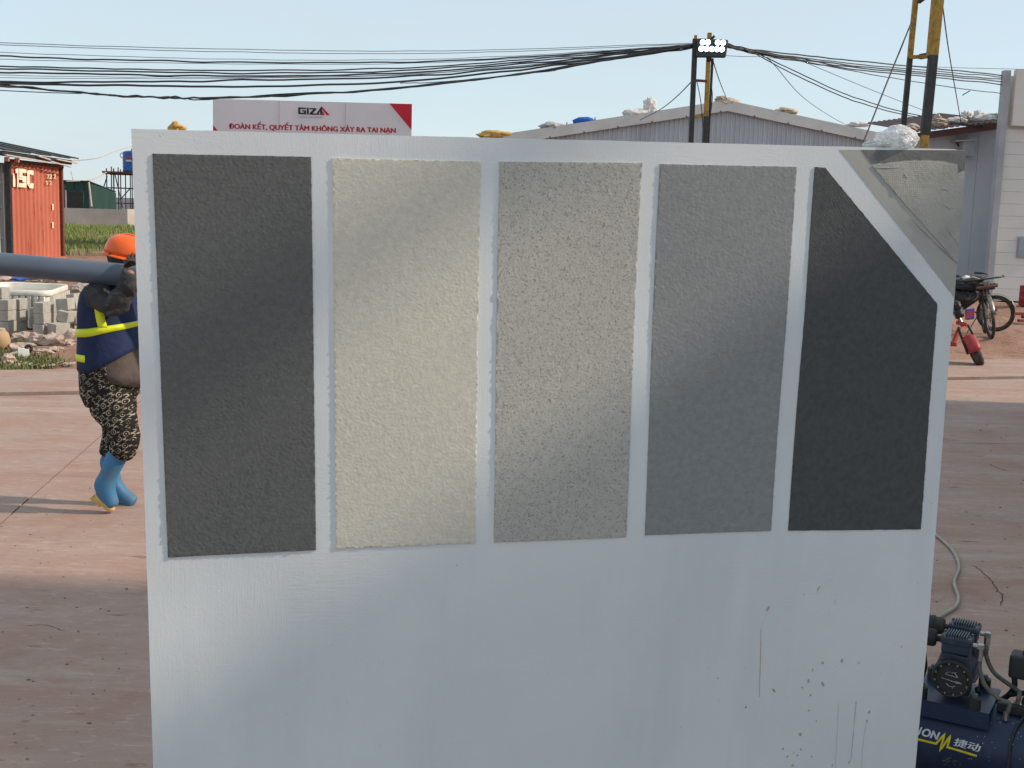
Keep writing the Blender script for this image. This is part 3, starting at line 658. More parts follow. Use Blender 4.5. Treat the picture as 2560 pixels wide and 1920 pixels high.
# red drum and scrap at the right edge
p = ground(2566, 764); dr = thing('red_drum', p, 'dark red drum standing by the white building', 'drum')
MB().lathe(p, (0, 0, 1), [(0, .16), (.02, .17), (.14, .17), (.15, .178), (.16, .17), (.3, .17), (.31, .178), (.32, .17), (.43, .17), (.45, .16)], 20).build('body', mat('faded_red', srgb(150, 48, 44), srgb(110, 36, 34), 8, rough=0.6), dr, auto=40)
p = ground(2572, 806); 
for i, (dx, dz, a) in enumerate(((0, .03, .2), (.1, .09, -.3), (-.08, .15, .1))):
    tag(MB().box(p + V((dx, 0.05 * i, dz)), (.42, .1, .05), a).build('red_plank', mat('red_board', srgb(150, 70, 62), srgb(118, 50, 46), 12, rough=0.8), None, bevel=.004), ['lowest red board of the pile by the drum', 'middle red board of the pile by the drum', 'topmost red board of the pile by the drum'][i], 'board', 'red boards piled at the right edge')

# ------------------------------------------------------------------ floodlight pole
PY = 25.0; kp = PY / F
lp = thing('floodlight_pole', (at(1745, 500, PY).x, PY, 0), 'two-legged black and yellow pole carrying the lit floodlight', 'pole')
def leg(px0, py0, px1, py1, Y, wpx, mt, par, nm='leg', to_ground=False):
    a, b = at(px0, py0, Y), at(px1, py1, Y)
    if to_ground: b = a + (b - a) * ((a.z + 0.02) / (a.z - b.z))
    wd = wpx * Y / F; return MB().bar(a, b, wd, wd).build(nm, M[mt], par, bevel=0.006)
leg(1738, 97, 1727, 362, PY, 12, 'blacksteel', lp, to_ground=True)
leg(1739.3, 88, 1738.5, 99, PY, 7, 'yellowsteel', lp, 'leg_cap')
leg(1774, 82, 1764.5, 292, PY + .02, 10, 'yellowsteel', lp)
leg(1764.8, 291, 1761, 362, PY + .02, 12, 'blacksteel', lp, to_ground=True)
leg(1781, 146, 1770, 362, PY + .16, 6, 'blacksteel', lp, to_ground=True)
for (x0, y0, x1, y1, wd, mt) in ((1738, 201, 1767, 203, 6, 'rust'), (1732, 292, 1764, 286, 7, 'yellowsteel'), (1735, 128, 1774, 130, 6, 'blacksteel')):
    a, b = at(x0, y0, PY), at(x1, y1, PY); MB().bar(a, b, wd * kp, wd * kp, V((0, 1, 0))).build('crossbar', M[mt], lp)
fl = thing('floodlight', at(1780, 120, PY - .15), 'lit floodlight with nine bright round lamps on the pole', 'floodlight')
fc = [at(x, y, PY - .16) for x, y in ((1744, 95), (1822, 99), (1815, 144), (1741, 143))]
M['lamp_body'] = mat('dark_lamp_casing', (0.03, 0.05, 0.06), rough=0.4)
mb = MB(); mb.prism(fc, V((0, 0.1, 0))); mb.build('casing', M['lamp_body'], fl, bevel=0.03)
em = NT('lamp_glow'); em.fin((1, 1, 1), 0.3); em.b.inputs['Emission Color'].default_value = (0.92, 1, 1, 1); em.b.inputs['Emission Strength'].default_value = 5.0
for x, y in [(556, 380), (660, 380), (866, 385), (975, 388), (525, 515), (633, 515), (742, 520), (848, 522), (952, 526)]:
    c = at(1690 + x * .12055, 60 + y * .12055, PY - .165)
    MB().lathe(c, (0, -1, 0), [(-.01, .05), (0.012, .05), (.024, .04), (.03, .018)], 20).build('lamp', em.m, fl, smooth=True)
    MB().torus(c, (0, -1, 0), .064, .008, 20, 6).build('lamp_ring', M['lamp_body'], fl, smooth=True)
MB().bar(at(1779, 97, PY - .1), at(1786, 90, PY - .1), .05, .05).build('bracket', M['blacksteel'], fl)
MB().bar(at(1772, 140, PY - .08), at(1773, 150, PY), .1, .1).build('bracket', M['blacksteel'], fl)
# tall mast on the right
QY = 18.0
tm = thing('steel_mast', (at(2300, 500, QY).x, QY, 0), 'tall two-legged yellow and black mast above the board\'s right corner', 'mast')
def seg(p, q, y0, y1, Y, wd, mt, ground_=False, nm='leg'):
    f = lambda y: at(p[0] + (q[0] - p[0]) * (y - p[1]) / (q[1] - p[1]), y, Y)
    a, b = f(y0), f(y1)
    if ground_: b = a + (b - a) * ((a.z + 0.02) / (a.z - b.z))
    return MB().bar(a, b, wd * Y / F, wd * Y / F * 0.9).build(nm, M[mt], tm, bevel=.008)
A0, A1 = (2289, 0), (2258, 320); C0, C1 = (2347, 0), (2312, 345)
seg(A0, A1, -260, 144, QY, 12.5, 'yellowsteel'); seg(A0, A1, 143.5, 330, QY, 12.5, 'blacksteel', True)
seg(C0, C1, -260, 139, QY - .3, 21, 'yellowsteel'); seg(C0, C1, 138.5, 337, QY - .3, 21, 'blacksteel'); seg(C0, C1, 336.5, 370, QY - .3, 17, 'yellowsteel', True)
MB().bar(at(2340, -100, QY - .42), at(2318, 139, QY - .42), .03, .02).build('flange', M['yellowsteel'], tm)
for (x0, y0, x1, y1, wd, mt) in ((2274, 143, 2324, 141, 8, 'yellowsteel'), (2300, 142, 2322, 138, 12, 'blacksteel'), (2296, 6, 2312, -6, 6, 'blacksteel'), (2283, -120, 2360, -120, 8, 'yellowsteel')):
    MB().bar(at(x0, y0, QY - .1), at(x1, y1, QY - .2), wd * QY / F, .06, V((0, 0, 1))).build('crossbar', M[mt], tm)

# ------------------------------------------------------------------ overhead cables
def cable(px, depth, rad, mt, label, wob=0.0, name='power_cable', cat='cable', grp=None, n=10):
    """px: photo points along the cable; depth: matching distances"""
    P = [at(x, y, d) for (x, y), d in zip(px, depth)]; Q = spline(P, n)
    if wob:
        for i, q in enumerate(Q): q.z += wob * noise.noise(V((i * 0.33, px[0][1], 0)))
    return tag(MB().tube(Q, rad, 6).build(name, M[mt], None, smooth=True), label, cat, grp)
GL = 'cables strung left of the floodlight pole'; GR = 'cables strung right of the floodlight pole'
ords = ['topmost', 'second', 'third', 'fourth', 'fifth', 'sixth', 'seventh', 'eighth', 'ninth', 'tenth', 'eleventh', 'twelfth', 'thirteenth', 'lowest']
L_ = [(107, 124, 129, 108, .007, 'wiregrey'), (112, 131, 134, 110, .007, 'wiregrey'), (131, 149, 145, 111, .006, 'wiregrey'), (141, 156, 149, 112, .011, 'wire'), (148, 160, 152, 113, .006, 'wiregrey'), (166, 176, 156, 113, .010, 'wire'), (171, 183, 161, 114, .011, 'wire'), (180, 190, 166, 115, .012, 'wire'), (188, 193, 170, 116, .006, 'wiregrey'), (194, 195, 171, 117, .006, 'wiregrey'), (205, 200, 174, 117, .013, 'wire'), (208, 216, 180, 118, .015, 'wire')]
for i, (a, b, c_, d, r, mt) in enumerate(L_):
    cable([(-160, a - 6), (0, a), (320, (a * 0.52 + b * 0.48) + 2), (640, b), (1000, b * .62 + c_ * .38 + 2), (1300, c_ - 6), (1560, (c_ + d) / 2 - 5), (1736, d)], [19, 20, 21, 22, 23.2, 24, 24.6, 25.0], r * (1.25 if mt == 'wire' else .95), mt,
          f"{ords[i]} {'thin grey' if mt == 'wiregrey' else 'black'} cable left of the floodlight pole, counted from above", 0.025 if mt == 'wire' else 0.01, grp=GL)
low = [(-160, 204), (0, 214), (200, 231), (320, 241), (430, 244), (521, 245), (741, 237), (1042, 216), (1389, 172), (1600, 134), (1736, 114)]
for j, (dy, r) in enumerate(((0, .016), (2.2, .011), (-1.5, .010))):
    cable([(x, y + dy * (1 if i % 2 else -0.6)) for i, (x, y) in enumerate(low)], [19, 20, 20.6, 21, 21.3, 21.6, 22.2, 23, 24, 24.6, 25], r, 'wire', ['thick black cable of the lowest sagging bundle crossing above the banner', 'thin black cable twisted under the lowest sagging bundle', 'thin black cable twisted over the lowest sagging bundle'][j], 0.03, grp=GL)
cable([(-160, 218), (0, 226), (110, 231), (205, 234)], [19, 20, 20.3, 20.6], .008, 'wire', 'thin black cable joining the lowest bundle near the left edge', 0, grp=GL)
cable([(1000, 208), (1080, 206), (1200, 196), (1390, 176)], [22.9, 23.1, 23.5, 24], .008, 'wire', 'slack black wire loop hanging below the bundle right of the banner', .01, grp=GL)
R_ = [(109, 122, 138, 153, 188, .014), (111, 125, 144, 161, 193, .011), (113, 127, 147, 166, 199, .013), (114, 129, 150, 170, 204, .013), (116, 131, 154, 175, 211, .013)]
for i, (a, b, c_, d, e, r) in enumerate(R_):
    cable([(1815, a), (1872, b), (2003, c_), (2150, d), (2340, (d + e) / 2 + 1), (2506, e)], [25, 25.2, 25.8, 26.4, 27.4, 28.4], r, 'wire', f'{ords[i]} black cable of the bundle running from floodlight pole to white building', 0.02, grp=GR)
cable([(1820, 118), (1900, 132), (2150, 181), (2250, 198), (2420, 224), (2503, 233)], [25, 25.3, 26.4, 26.9, 27.9, 28.4], .009, 'wire', 'single black cable with a dangling end below the right bundle', 0.01, grp=GR)
cable([(2425, 227), (2418, 231), (2406, 238)], [27.9, 27.9, 27.9], .012, 'wire', 'short frayed cable end dangling in front of the sky', 0, name='cable_end')
for j, dy in enumerate((0, 9)):
    cable([(1860, 122), (1894, 134 + dy * .4), (1975, 172 + dy), (2084, 223 + dy), (2150, 248 + dy), (2254, 279 + dy * .7), (2403, 309 + dy * .3), (2500, 322)], [25.1, 25.3, 25.8, 26.6, 27.2, 28.4, 30, 30.9], .011, 'wire', ['upper', 'lower'][j] + ' of two parallel black cables sagging to the dark red roof', .01, grp=GR)
cable([(1895, 134), (1932, 158), (2003, 239), (2080, 293), (2154, 331)], [25.3, 27, 32, 39, 44.7], .009, 'wiregrey', 'thin grey wire dropping from the right bundle to the gable shed', 0, grp=GR)
cable([(1960, 140), (2003, 152), (2150, 213), (2250, 253), (2373, 301)], [25.6, 25.9, 27.5, 28.8, 30.8], .007, 'wiregrey', 'thin grey wire slanting down to the dark red roof', 0, grp=GR)
cable([(2280, 165), (2420, 170), (2600, 174)], [27, 27.6, 28.2], .006, 'wiregrey', 'faint grey wire above the right bundle passing the mast', 0, grp=GR)
cable([(1815, 139), (1850, 141), (1900, 142), (1960, 148)], [25, 25.1, 25.3, 25.6], .006, 'wiregrey', 'thin grey wire leaving the floodlight casing to the right', 0, grp=GR)
cable([(1729, 204), (1690, 243), (1650, 274), (1600, 300)], [25, 30, 37, 44.6], .014, 'wire', 'black guy wire from floodlight pole down to the left roof slope', 0, name='guy_wire', cat='wire')
cable([(1742, 202), (1752, 255), (1758, 330), (1757, 365)], [24.95, 24.9, 24.9, 24.9], .009, 'wire', 'loose black wire hanging between the two legs of the floodlight pole', 0, name='guy_wire', cat='wire')
cable([(1782, 150), (1798, 200), (1817, 248)], [25.1, 33, 44.7], .013, 'wire', 'wire from floodlight casing to the ridge of the gable shed', 0, name='guy_wire', cat='wire')
cable([(1776, 200), (1781, 240), (1776, 290)], [25, 25, 25], .009, 'wire', 'short black wire drooping against the yellow pole leg', 0, name='guy_wire', cat='wire')
cable([(2281, 50), (2216, 210), (2152, 372), (2120, 450)], [18, 17.4, 16.8, 16.5], .011, 'wire', 'taut black guy wire left of the tall mast', 0, name='guy_wire', cat='wire')
cable([(2357, 18), (2374, 140), (2403, 309)], [17.8, 22, 30.6], .011, 'wire', 'slack black guy wire right of the tall mast', 0, name='guy_wire', cat='wire')

# ------------------------------------------------------------------ orange container, left
def orange_mat():
    t = NT('weathered_orange_paint')
    c = t.mix(t.ramp(t.noise(1.2, 5, 0.6, t.coord((1, 1, 0.3))), 0.35, 0.7), srgb(196, 116, 94), srgb(178, 100, 80))
    st = t.noise(3.2, 5, 0.7, t.coord((2.2, 2.2, 0.22))); c = t.mix(t.math('MULTIPLY', t.ramp(st, 0.60, 0.68), 0.85), c, srgb(72, 40, 34))
    return t.fin(c, 0.6, 0, None, 0.3)
M['orange'] = orange_mat(); M['greydoor'] = mat('grey_door_paint', srgb(124, 126, 126), srgb(96, 98, 98), 2, rough=0.6, stretch=(1, 1, .3))
p_far = at(160, 642, 33.4); p_near = at(28, 650, 29.8)
CX = p_near.x; y0, y1 = 29.8, p_far.y
dirv = V((p_far.x - p_near.x, y1 - y0, 0)); CL = dirv.length; dirv.normalize(); side = V((dirv.y, -dirv.x, 0))     # outward normal, towards the sun
zb = 0.06; zt = at(28, 397, 29.8).z; P0 = V((p_near.x, 29.8, 0))
co = thing('shipping_container', (P0.x - 1.2, 31.5, 0), 'weathered orange shipping container with white lettering on the left', 'container')
n = int(CL / 0.27); st_ = CL / n; P = []
for k in range(n):
    b = k * st_; P += [(b, 0), (b + st_ * .38, 0), (b + st_ * .5, -.045), (b + st_ * .88, -.045)]
P.append((CL, 0))
lo = [P0 + dirv * a + side * (d - .03) + V((0, 0, zb + .12)) for a, d in P]; hi = [q + V((0, 0, zt - zb - .22)) for q in lo]
m_ = len(P); MB().add(lo + hi, [(i, i + 1, m_ + i + 1, m_ + i) for i in range(m_ - 1)]).build('side_wall', M['orange'], co)
def cbar(a0, z0, a1, z1, wd, nm, mt='orange', out=0.0):
    return MB().bar(P0 + dirv * a0 + V((0, 0, z0)) + side * out, P0 + dirv * a1 + V((0, 0, z1)) + side * out, wd, wd, side).build(nm, M[mt], co)
cbar(0, zb + .06, CL, zb + .06, .12, 'bottom_rail'); cbar(0, zt - .05, CL, zt - .05, .10, 'top_rail', 'rust')
cbar(0.05, zb, 0.05, zt, .12, 'corner_post', 'blacksteel', -.04); cbar(CL - .05, zb, CL - .05, zt, .12, 'corner_post', 'rust', -.03)
bk = -side * 2.4
MB().prism([P0 - side * .1 + V((0, 0, zb)), P0 + bk + V((0, 0, zb)), P0 + bk + dirv * CL + V((0, 0, zb)), P0 - side * .1 + dirv * CL + V((0, 0, zb))], V((0, 0, zt - zb - .1))).build('body', M['greydoor'], co)
dn = -dirv * 0.03
for a in (0.12, 1.28):
    q = P0 - side * a + dn; MB().obox(q - side * .55 + V((0, 0, (zb + zt) / 2)), -side * .54, dirv * .02, V((0, 0, (zt - zb) / 2 - .14))).build('door', M['greydoor'], co)
    for zz in (.75, 1.5, 2.1): MB().obox(q - side * .55 - dirv * .03 + V((0, 0, zz)), -side * .5, dirv * .02, V((0, 0, .03))).build('door_rib', M['greydoor'], co)
    MB().cyl(q - side * .12 - dirv * .06 + V((0, 0, zb + .1)), q - side * .12 - dirv * .06 + V((0, 0, zt - .1)), .02, 8).build('lock_rod', M['whitepaint'], co)
M['paintwhite'] = mat('flaking_white_paint', srgb(240, 226, 200), srgb(214, 150, 120), 5, rough=0.7, lo=0.55, hi=0.75)
def pc(px, py):      # photo point on the container side plane
    d = ray(px, py); q = P0 + side * .012; return CAM + d * ((q - CAM).dot(side) / d.dot(side))
def cpoly(P, nm='lettering'): MB().quad(*[pc(340 * 0 + x * 220 / 1659, 340 + y * 220 / 1659) for x, y in P]).build(nm, M['paintwhite'], co)
cpoly([(246, 700), (268, 705), (290, 830), (290, 960), (246, 950)])
cpoly([(292, 618), (350, 610), (352, 968), (326, 968), (326, 700), (296, 700)])
for P in ([(362, 612), (500, 622), (500, 700), (362, 690)], [(362, 690), (425, 695), (425, 790), (362, 785)], [(425, 752), (500, 760), (500, 880), (425, 870)], [(362, 790), (425, 800), (425, 830), (362, 822)], [(362, 885), (500, 895), (500, 972), (362, 965)], [(452, 880), (500, 884), (500, 895), (452, 892)]): cpoly(P)
for P in ([(512, 650), (560, 640), (560, 980), (512, 900)], [(560, 640), (632, 648), (632, 740), (560, 720)], [(560, 890), (632, 890), (632, 990), (560, 985)]): cpoly(P)
def wmark(s_, x0, y0, x1, y1): write('marking', s_, M['paintwhite'], co, lambda a, b: pc((x0 + (x1 - x0) * a) * 220 / 1659, 340 + (y1 + (y0 - y1) * b) * 220 / 1659), ((0, 0), (.03, 0), (.06, 0)))
wmark('22 2', 880, 720, 1050, 805); wmark('S 2', 872, 845, 972, 920)
for y in (1280, 1620): cpoly([(985, y), (1012, y + 4), (1008, y + 120), (990, y + 118)], 'paint_mark')
# patched sheet roof over the container
rc = thing('sheet_roof', P0 + dirv * 1.5 + V((-1.2, 0, zt)), 'dark patched sheet roof overhanging the orange container', 'roof')
M['darkroof'] = mat('old_dark_sheet', srgb(58, 60, 60), srgb(38, 40, 42), 3, rough=0.7, bump=.1)
def rp(px, py, Y): return at(px, py, Y)
for k in range(6):
    t0, t1 = k / 6, (k + 1) / 6 + .01
    q = lambda t: V((0, 0, 0)) + P0.lerp(P0 + dirv * (CL + .5), t) + side * .28 + V((0, 0, zt + .16 + .02 * ((k % 2))))
    a, b = q(t0) - dirv * .9 * (k == 0), q(t1); MB().prism([a, b, b - side * 2.9 + V((0, 0, .52)), a - side * 2.9 + V((0, 0, .52))], V((0, 0, .035))).build('roof_sheet', M['darkroof'], rc)
MB().bar(P0 - dirv * .9 + side * .2 + V((0, 0, zt + .10)), P0 + dirv * (CL + .1) + side * .2 + V((0, 0, zt + .07)), .08, .12, side).build('purlin', M['blacksteel'], rc)
M['pale'] = mat('pale_batten', srgb(200, 190, 178), srgb(170, 160, 150), 8, rough=.8)
for (a0, a1, z0, z1) in ((-.9, 1.7, .06, .0), (1.1, 1.9, .13, .07), (1.9, 3.4, .03, -.06), (2.4, 3.9, .10, .06)):
    MB().bar(P0 + dirv * a0 + side * .31 + V((0, 0, zt + z0)), P0 + dirv * a1 + side * .31 + V((0, 0, zt + z1)), .05, .03, side).build('batten', M['pale'], rc)
for a in (-.62, -.02): MB().box(P0 + dirv * a + side * .22 + V((0, 0, zt - .03)), (.09, .09, .1)).build('bracket', mat('pink_bracket', srgb(190, 120, 104), rough=.8), rc)
cable([(165, 402), (200, 400), (250, 393), (300, 374), (345, 362)], [33, 38, 48, 60, 72], .02, 'pale', 'pale wire from the container roof to the blue water tank', 0, name='guy_wire', cat='wire')

# ------------------------------------------------------------------ far left: wall, hut, tank
WY = 60.0
def fz(x, y, Y): return at(x, y, Y)
M['cement'] = mat('old_concrete_wall', srgb(190, 182, 172), srgb(160, 152, 142), .7, rough=.9, bump=.2, bscale=6)
cw = thing('concrete_wall', at(250, 580, WY), 'long low concrete wall beyond the grass beside the orange container', 'wall')
a, b = at(140, 519, WY), at(306, 522, WY)
MB().prism([V((a.x, WY, -.2)), V((b.x, WY, -.2)), V((b.x, WY, a.z)), V((a.x, WY, a.z))], V((0, .25, 0))).build('wall_face', M['cement'], cw)
MB().prism([V((b.x, WY - .01, -.2)), V((b.x + .25, WY - .01, -.2)), V((b.x + 1.6, WY + 4, -.2)), V((b.x + 1.35, WY + 4, -.2))], V((0, 0, a.z + .23))).build('wall_return', M['cement'], cw)
GY = 66.0
hh = thing('green_cabin', at(200, 520, GY), 'dark green corrugated cabin behind the low concrete wall', 'cabin')
a, b = at(150, 452, GY), at(222, 455, GY); zt_ = a.z
xx = a.x; k = 0
while xx < b.x:
    MB().prism([V((xx, GY + .03 * (k % 2), -.2)), V((min(b.x, xx + .24), GY + .03 * (k % 2), -.2)), V((min(b.x, xx + .24), GY + .03 * (k % 2), zt_)), V((xx, GY + .03 * (k % 2), zt_))], V((0, .05, 0))).build('cladding_sheet', M['green'], hh); xx += .25; k += 1
MB().prism([V((b.x, GY, -.2)), V((b.x + .75, GY + 2.2, -.2)), V((b.x + .75, GY + 2.2, zt_ - .55)), V((b.x + .35, GY + 1, zt_ - .25)), V((b.x, GY, zt_))], V((-.05, .02, 0))).build('side_wall', M['green'], hh)
MB().prism([V((a.x, GY - .1, zt_)), V((b.x + .05, GY - .1, zt_)), V((b.x + .75, GY + 2.2, zt_ - .5)), V((a.x, GY + 2.2, zt_ - .5))], V((0, 0, .05))).build('roof', M['green'], hh)
q0, q1 = at(168, 480, GY), at(204, 519, GY)
wn = MB().box(((q0.x + q1.x) / 2, GY - .03, (q0.z + q1.z) / 2), (q1.x - q0.x, .05, q0.z - q1.z)).build('window_or_shade_patch', M['black'], hh)
MB().box((q0.x - .06, GY - .05, (q0.z + q1.z) / 2), (.08, .06, q0.z - q1.z + .2)).build('frame', M['pale'], wn)
for k, (x0, y0_, x1, y1_, Y, r) in enumerate(((177, 428, 184, 454, 65.9, .025), (222, 455, 229, 516, 65.5, .05))):
    MB().cyl(at(x0, y0_, Y), at(x1, y1_, Y), r, 8).build('pole', M['pale'], hh)
cable([(165, 453), (205, 452), (235, 447), (268, 430)], [65.5, 66, 67, 70], .03, 'pale', 'white wire sagging from the green cabin to the scaffold', 0, name='guy_wire', cat='wire')
TYy = 70.0
sf = thing('scaffold_tower', at(300, 520, TYy), 'thin steel scaffold tower carrying the blue water tank', 'scaffold')
pz = at(300, 431, TYy).z; kT = TYy / F
legx = [at(x, 470, TYy).x for x in (267, 279, 285, 314, 326)]
for i, lx in enumerate(legx):
    for dy in (0, 1.2): MB().cyl((lx, TYy + dy, -.1), (lx, TYy + dy, pz + .22 + .1 * (i % 2)), .035, 6).build('upright', M['blacksteel'], sf)
for zz in (at(300, 470, TYy).z, at(300, 508, TYy).z, pz - .1): 
    for dy in (0, 1.2): MB().cyl((legx[0] - .2, TYy + dy, zz), (legx[-1] + 1.0, TYy + dy, zz), .03, 6).build('ledger', M['blacksteel'], sf)
for (x0, y0_, x1, y1_) in ((268, 440, 243, 520), (287, 434, 307, 520), (326, 470, 300, 500), (286, 520, 230, 580)): MB().cyl(at(x0, y0_, TYy), at(x1, y1_, TYy - .1), .035, 6).build('brace', M['blacksteel'], sf)
MB().box(((legx[0] + legx[-1]) / 2 + .4, TYy + .6, pz), (legx[-1] - legx[0] + 1.2, 1.6, .1)).build('platform', M['rust'], sf)
tc_ = V((at(336, 400, TYy).x, TYy + .6, pz + .05)); th = at(300, 376, TYy).z - pz
wt = thing('water_tank', tc_, 'blue plastic water tank on the scaffold tower', 'water tank')
M['tankblue'] = mat('blue_tank_plastic', srgb(36, 96, 172), srgb(28, 78, 150), 1.5, rough=.45)
pr = []
for i in range(13):
    t = i / 12; pr.append((th * t * .9, .82 + .018 * (i % 2)))
pr += [(th * .95, .7), (th * .99, .35), (th * 1.05, .33), (th * 1.06, .05)]
MB().lathe(tc_, (0, 0, 1), pr, 28).build('body', M['tankblue'], wt, smooth=True)
MB().lathe(tc_ + V((0, 0, th * 1.02)), (0, 0, 1), [(0, .36), (.06, .36), (.1, .2)], 20).build('lid', M['tankblue'], wt, smooth=True)
MB().torus(tc_ + V((-.85, 0, th * .75)), (0, 1, .3), .16, .025, 18, 6).build('pipe_loop', M['pale'], wt, smooth=True)
for k, z in enumerate((.5, .66)): MB().box(tc_ + V((-.25, -.81, th * z)), (.34, .03, .1)).build('label', mat('tank_label' + str(k), srgb(190, 60, 60) if k else srgb(210, 210, 214), rough=.6), wt)
# far fence and flat far bank
FY = 86.0
ff = thing('far_fence', at(290, 520, FY), 'grey corrugated fence far behind the scaffold tower', 'fence')
a, b = at(228, 492, FY), at(420, 497, FY); xx = a.x; k = 0
while xx < b.x:
    MB().box((xx + .14, FY + .02 * (k % 2), a.z / 2), (.27, .04, a.z)).build('fence_sheet', M['greycorr'], ff); xx += .28; k += 1

# grass beyond the yard
M['grass'] = mat('grass_blades', srgb(104, 128, 62), srgb(134, 144, 80), .8, rough=.8, lo=.4, hi=.65)
M['grass2'] = mat('verge_grass', srgb(96, 108, 58), srgb(120, 116, 74), 3, rough=.8)
def grass(name, pts, h, mt, label, seed):
    rnd = random.Random(seed); mb = MB()
    for p in pts:
        a = rnd.uniform(0, 6.28); hh_ = h * rnd.uniform(.45, 1.2); wd = hh_ * .09; d = V((math.cos(a), math.sin(a), 0)); l = V((rnd.uniform(-.5, .5), rnd.uniform(-.5, .5), 0)) * hh_
        mb.add([p - d * wd, p + d * wd, p + V((0, 0, hh_ * .6)) + l * .4 + d * wd * .6, p + V((0, 0, hh_)) + l], [(0, 1, 2), (0, 2, 3)])
    return tag(mb.build(name, M[mt], None), label, 'grass', None, 'stuff')
rnd = random.Random(3); pts = []
for i in range(15000):
    y = 36 + 22.5 * rnd.random() ** .8; x = -y * rnd.uniform(.28, .46)
    if noise.noise(V((x * .4, y * .25, 0))) > -.15 - (y - 38) * .03: pts.append(V((x, y, dirt_z(x, y) - .02)))
grass('meadow_grass', pts, .2, 'grass', 'green rough grass beyond the yard at the left', 1)

# ------------------------------------------------------------------ blocks, tub and rubble, left middle distance
kz = 260 / 1659; KY = 15.2
def zx(x, y): return (x * 220 / 1404, 680 + y * 260 / 1659)
M['block'] = mat('grey_concrete_block', srgb(176, 172, 162), srgb(152, 148, 140), 9, rough=.9, bump=.3, bscale=60)
GB = 'concrete blocks stacked by the yard'
def block(x, y, wpx, hpx, Y, rz, label, roll=0.0):
    px, py = zx(x, y); c = at(px, py, Y); sx = wpx * 220 / 1404 * Y / F; sz = hpx * kz * Y / F
    return tag(MB().box(c, (sx, .22, sz * .985), rz, Matrix.Rotation(roll, 3, 'Y')).build('concrete_block', M['block'], None, bevel=.004), label, 'block', GB)
rz_ = R(-3)
for i, (x, y, l) in enumerate(((110, 520, 'topmost block of the left front stack'), (110, 690, 'middle block of the left front stack'), (115, 862, 'bottom block of the left front stack'))): block(x, y, 178, 168, 15.0, rz_, l, .01 * i)
for i, (x, y, l) in enumerate(((670, 565, 'topmost block of the central front stack'), (680, 735, 'middle block of the central front stack'), (665, 908, 'bottom block of the central front stack'))): block(x, y, 165, 170, 14.9, rz_ * (1.1 - .1 * i), l, [.02, -.01, 0][i])
for i, (x, y, l) in enumerate(((305, 510, 'topmost block of the second stack behind the left front stack'), (310, 690, 'middle block of the second stack behind the left front stack'), (300, 850, 'bottom block of the second stack behind the left front stack'))): block(x, y, 150, 172, 15.35, rz_, l)
for i, (x, y, l) in enumerate(((790, 560, 'topmost block of the stack right behind the central one'), (790, 730, 'middle block of the stack right behind the central one'), (790, 880, 'bottom block of the stack right behind the central one'))): block(x, y, 120, 172, 15.3, rz_, l)
for i, (x, y, l) in enumerate(((575, 640, 'block in the shadowed stack behind the central stack, upper'), (570, 800, 'block in the shadowed stack behind the central stack, lower'))): block(x, y, 90, 160, 15.5, rz_, l)
block(20, 320, 150, 150, 15.1, rz_, 'lone block at the left edge atop the tallest stack'); block(20, 480, 130, 165, 15.3, rz_, 'block under the lone top block at the left edge'); block(10, 650, 130, 165, 15.3, rz_, 'third block down at the left edge stack'); block(8, 815, 130, 165, 15.3, rz_, 'lowest block at the left edge stack')
block(1045, 510, 190, 185, 15.2, rz_, 'tilted block high in the leaning right heap', -.08); block(1050, 700, 185, 170, 15.1, rz_, 'tilted block in the middle of the leaning right heap', .2)
block(935, 900, 200, 170, 14.9, R(-28), 'block lying at the foot of the leaning right heap', .05); block(1180, 430, 130, 170, 15.7, rz_, 'pale block behind the top of the leaning right heap', -.15); block(1215, 560, 130, 180, 15.6, rz_, 'pale block half hidden by the worker, upper', -.2); block(1190, 720, 150, 200, 15.5, rz_, 'pale block half hidden by the worker, lower', -.1); block(1000, 860, 200, 120, 15.4, rz_, 'dark block under the leaning right heap')
block(1170, 870, 160, 130, 15.6, rz_, 'block behind the foot of the leaning heap'); block(935, 640, 80, 170, 15.6, rz_, 'narrow block end between central stack and leaning heap, upper'); block(935, 790, 90, 150, 15.6, rz_, 'narrow block end between central stack and leaning heap, lower'); block(1110, 620, 150, 150, 15.65, rz_, 'pale block behind the middle of the leaning heap', .1)
# white plastic tub
M['plastic'] = mat('dusty_white_plastic', srgb(226, 222, 212), srgb(204, 198, 186), 3, rough=.5)
tu = thing('plastic_tub', ground(60, 815), 'large white ribbed plastic tub behind the block stacks', 'tub')
def tq(x, y, Y): return at(*zx(x, y), Y)
zc = tq(500, 300, 16.2).z; c4 = [V((tq(-260, 380, 15.9).x, 15.9, 0)), V((tq(790, 390, 15.9).x, 15.9, 0)), V((tq(1100, 270, 17.3).x, 17.3, 0)), V((tq(40, 270, 17.4).x, 17.4, 0))]
ztop = tq(790, 300, 15.9).z; zrim = tq(790, 385, 15.9).z
def rrect(sc_f, n=5, rr=.18):
    out = []; cen = sum(c4, V()) / 4
    for i in range(4):
        a, b, c_ = c4[i - 1], c4[i], c4[(i + 1) % 4]
        p1 = b + (a - b).normalized() * rr; p2 = b + (c_ - b).normalized() * rr
        for k in range(n + 1):
            t = k / n; out.append(cen + ((1 - t) ** 2 * p1 + 2 * t * (1 - t) * b + t * t * p2 - cen) * sc_f)
    return out
def zl(P, z): return [V((p.x, p.y, z)) for p in P]
MB().rings([zl(rrect(1.02), zrim), zl(rrect(1.03), zrim + .02), zl(rrect(1.02), ztop - .01), zl(rrect(1.0), ztop), zl(rrect(.97), ztop - .01), zl(rrect(.95), zrim)], False).build('rim', M['plastic'], tu, auto=50)
